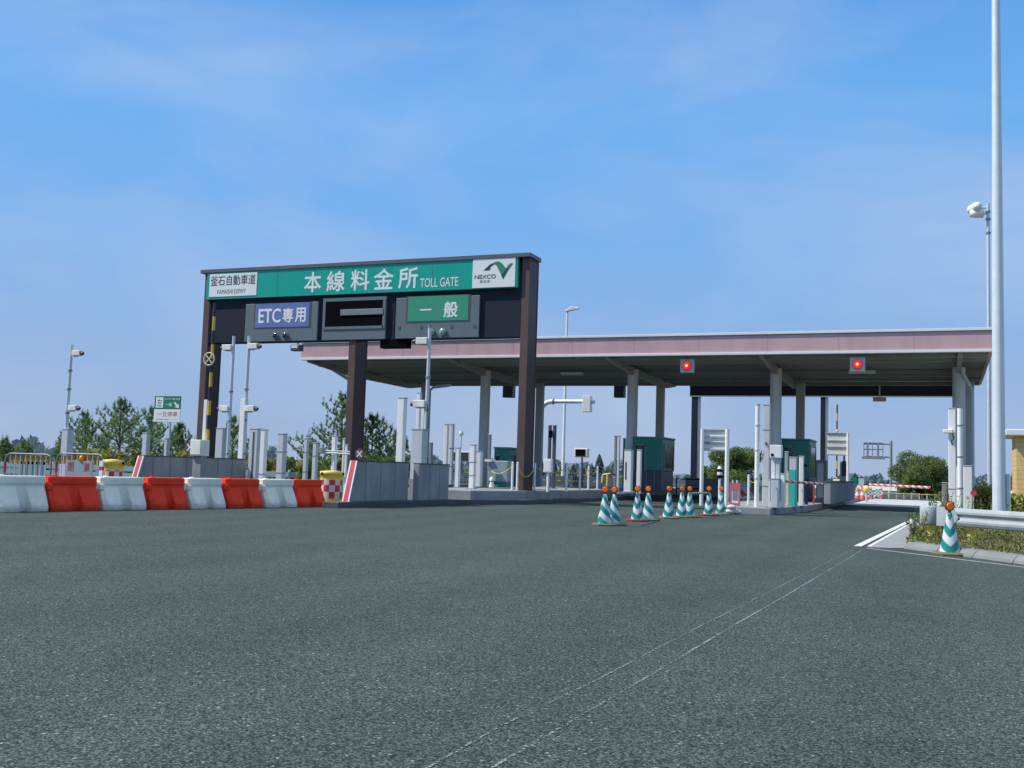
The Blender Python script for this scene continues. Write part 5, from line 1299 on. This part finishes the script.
for i,(px,pt) in enumerate(tops):
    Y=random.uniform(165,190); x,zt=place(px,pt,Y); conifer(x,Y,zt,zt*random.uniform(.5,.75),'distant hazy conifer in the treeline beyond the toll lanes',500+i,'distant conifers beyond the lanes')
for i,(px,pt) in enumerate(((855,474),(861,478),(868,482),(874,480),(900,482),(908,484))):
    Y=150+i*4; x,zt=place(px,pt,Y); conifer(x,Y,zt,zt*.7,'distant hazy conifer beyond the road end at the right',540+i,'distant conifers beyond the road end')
# far wood as one mass
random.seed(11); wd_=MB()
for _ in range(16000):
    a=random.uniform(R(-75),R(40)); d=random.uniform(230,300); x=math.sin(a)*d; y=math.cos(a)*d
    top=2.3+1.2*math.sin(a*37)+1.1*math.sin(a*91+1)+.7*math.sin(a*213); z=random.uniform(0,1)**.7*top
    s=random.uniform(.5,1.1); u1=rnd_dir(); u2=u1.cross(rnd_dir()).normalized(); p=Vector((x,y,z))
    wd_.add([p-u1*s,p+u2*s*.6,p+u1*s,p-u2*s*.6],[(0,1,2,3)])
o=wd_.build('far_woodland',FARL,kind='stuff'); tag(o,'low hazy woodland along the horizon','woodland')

# grass and weeds on the verge
random.seed(21)
def inside(x,y):
    # between kerb and back
    yk=kA.y+kd.y*(x-kA.x)+.30
    xl_=vA.x if y<vA.y+5 else vA.x+.25
    return y>yk and x>xl_
gr=MB(); 
for _ in range(17000):
    y=13+ (random.random()**1.6)*22; x=vA.x+random.random()**1.3*7
    if not inside(x,y): continue
    yk=kA.y+kd.y*(x-kA.x)+.30
    h=random.uniform(.02,.07)*(1+min(1.3,max(0,y-yk-1.5)*.8)); a=random.uniform(0,6.28); w=.006+.004*random.random(); le=Vector((random.uniform(-1,1),random.uniform(-1,1),0))*h*.5
    sd=Vector((math.cos(a),math.sin(a),0))*w; p=Vector((x,y,.105)); q=p+Vector((0,0,h*.6))+le*.4; e=p+Vector((0,0,h))+le
    gr.add([p-sd,p+sd,q+sd*.7,q-sd*.7],[(0,1,2,3)]); gr.add([q-sd*.7,q+sd*.7,e],[(0,1,2)])
o=gr.build('dry_grass',STRAW,kind='stuff'); tag(o,'dry yellow grass covering the verge','grass')
gr=MB()
for _ in range(22000):
    y=14+ (random.random()**1.5)*20; x=vA.x+random.random()**1.3*7
    if not inside(x,y): continue
    yk2=kA.y+kd.y*(x-kA.x)+.30
    s=random.uniform(.015,.04); p=Vector((x,y,.11+random.random()**2*(.07+.14*min(1,max(0,y-yk2-1.5))))); u1=(rnd_dir()+Vector((0,0,.4))).normalized(); u2=u1.cross(rnd_dir()).normalized()
    gr.add([p-u1*s,p+u2*s*.5,p+u1*s,p-u2*s*.5],[(0,1,2,3)])
o=gr.build('ground_weeds',WEED,kind='stuff'); tag(o,'low green weeds mixed into the verge grass','weeds')
def weed(px,py,pyt,Y,label,seed):
    random.seed(seed); x=at(px,py,Y).x; h=at(px,pyt,Y).z-.1
    t=thing('weed_plant',(x,Y,.1),label,'weed','tall weeds around the guard rail end')
    st=MB(); lf=MB()
    for k in range(5):
        a=random.uniform(0,6.28); top=Vector((math.cos(a)*h*.28,math.sin(a)*h*.2,h*random.uniform(.65,1))); st.cyl((0,0,0),top,.006,.003,4,cap=False)
        for _ in range(26):
            u_=random.uniform(.2,1); p=top*u_; d=rnd_dir(); s=.035*random.uniform(.6,1.4); u2=d.cross(rnd_dir()).normalized()
            lf.add([p,p+d*s+u2*s*.35,p+d*s*2,p+d*s-u2*s*.35],[(0,1,2,3)])
    st.build('stem',WEED,t); lf.build('leaves',WEED if seed%2 else STRAW,t)
for i,(px,pyt,Y,lab) in enumerate(((935,484,23,'tall thin weed directly behind the rail terminal drum'),(944,486,24,'tall weed behind the guard rail end plate'),(951,488,25,'bushy weed behind the lone cone'),(913,512,21.5,'dry brown weed tuft at the tip of the verge'),(920,510,21.2,'second dry weed tuft left of the rail terminal'),(926,492,24,'weed rising left of the terminal drum'),(964,494,26,'weed behind the rail right of the lone cone'),(980,494,26,'weed left of the thick lighting mast'),(1012,492,25,'weed right of the thick lighting mast'))):
    weed(px,520,pyt,Y,lab,600+i)

# ------------------------------------------------------------------ light, sky, camera
EL, AZ = R(50), R(24)
S = Vector((-math.cos(AZ)*math.cos(EL), -math.sin(AZ)*math.cos(EL), math.sin(EL)))
sl_ = bpy.data.lights.new('sun','SUN'); sl_.energy = 4.8; sl_.angle = R(.53); sl_.color = (1,.95,.87)
so = bpy.data.objects.new('sun', sl_); COL.objects.link(so); so.rotation_euler = S.to_track_quat('Z','Y').to_euler()
w = bpy.data.worlds.new('World'); sc.world = w; w.use_nodes = True; n = w.node_tree.nodes; l = w.node_tree.links
bg = n['Background']; bg.inputs[1].default_value = .11
sky = n.new('ShaderNodeTexSky'); sky.sky_type = 'NISHITA'; sky.sun_disc = False; sky.sun_elevation = EL; sky.sun_rotation = math.atan2(S.x, S.y)
sky.air_density = 1.0; sky.dust_density = .4; sky.ozone_density = 3.0; sky.altitude = 300
tc = n.new('ShaderNodeTexCoord')
mp = n.new('ShaderNodeMapping'); mp.inputs['Scale'].default_value = (1,1,2.2); l.new(tc.outputs['Generated'], mp.inputs[0])
nz = n.new('ShaderNodeTexNoise'); nz.inputs['Scale'].default_value = 3.1; nz.inputs['Detail'].default_value = 7; nz.inputs['Roughness'].default_value = .5; nz.inputs['Distortion'].default_value = .3; l.new(mp.outputs[0], nz.inputs['Vector'])
cm = n.new('ShaderNodeMapRange'); cm.inputs[1].default_value = .44; cm.inputs[2].default_value = .72; cm.inputs[3].default_value = 0; cm.inputs[4].default_value = .45; l.new(nz.outputs[0], cm.inputs[0])
sp = n.new('ShaderNodeSeparateXYZ'); l.new(tc.outputs['Generated'], sp.inputs[0])
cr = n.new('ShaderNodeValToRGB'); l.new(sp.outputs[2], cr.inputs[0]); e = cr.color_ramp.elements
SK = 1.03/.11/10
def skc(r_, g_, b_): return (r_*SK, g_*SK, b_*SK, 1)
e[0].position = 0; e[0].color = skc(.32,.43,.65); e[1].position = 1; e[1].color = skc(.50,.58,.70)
for p_, c_ in ((.10,(.285,.445,.73)),(.20,(.205,.445,.83)),(.33,(.15,.43,.88)),(.46,(.11,.33,.78)),(.62,(.42,.54,.74))):  # top bands, unseen overhead, made paler to neutralise the ambient light
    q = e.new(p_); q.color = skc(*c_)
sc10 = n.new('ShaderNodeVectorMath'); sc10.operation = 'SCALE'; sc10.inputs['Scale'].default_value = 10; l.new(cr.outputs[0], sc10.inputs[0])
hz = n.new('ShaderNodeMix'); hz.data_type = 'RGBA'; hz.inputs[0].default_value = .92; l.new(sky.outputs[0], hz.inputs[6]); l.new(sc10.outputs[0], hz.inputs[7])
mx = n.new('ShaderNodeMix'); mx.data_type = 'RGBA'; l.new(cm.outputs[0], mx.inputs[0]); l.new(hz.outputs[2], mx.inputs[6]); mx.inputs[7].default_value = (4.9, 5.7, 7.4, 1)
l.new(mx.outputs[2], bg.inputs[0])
cd = bpy.data.cameras.new('camera'); co = bpy.data.objects.new('camera', cd); COL.objects.link(co); sc.camera = co
cd.sensor_width = 36; cd.lens = F*36/1024; cd.clip_end = 6000; cd.clip_start = .1
M = Matrix((RT, UP, -FW)).transposed().to_4x4(); M.translation = CAM; co.matrix_world = M
sc.view_settings.view_transform = 'Standard'; sc.view_settings.look = 'None'; sc.view_settings.exposure = 0; sc.view_settings.gamma = 1
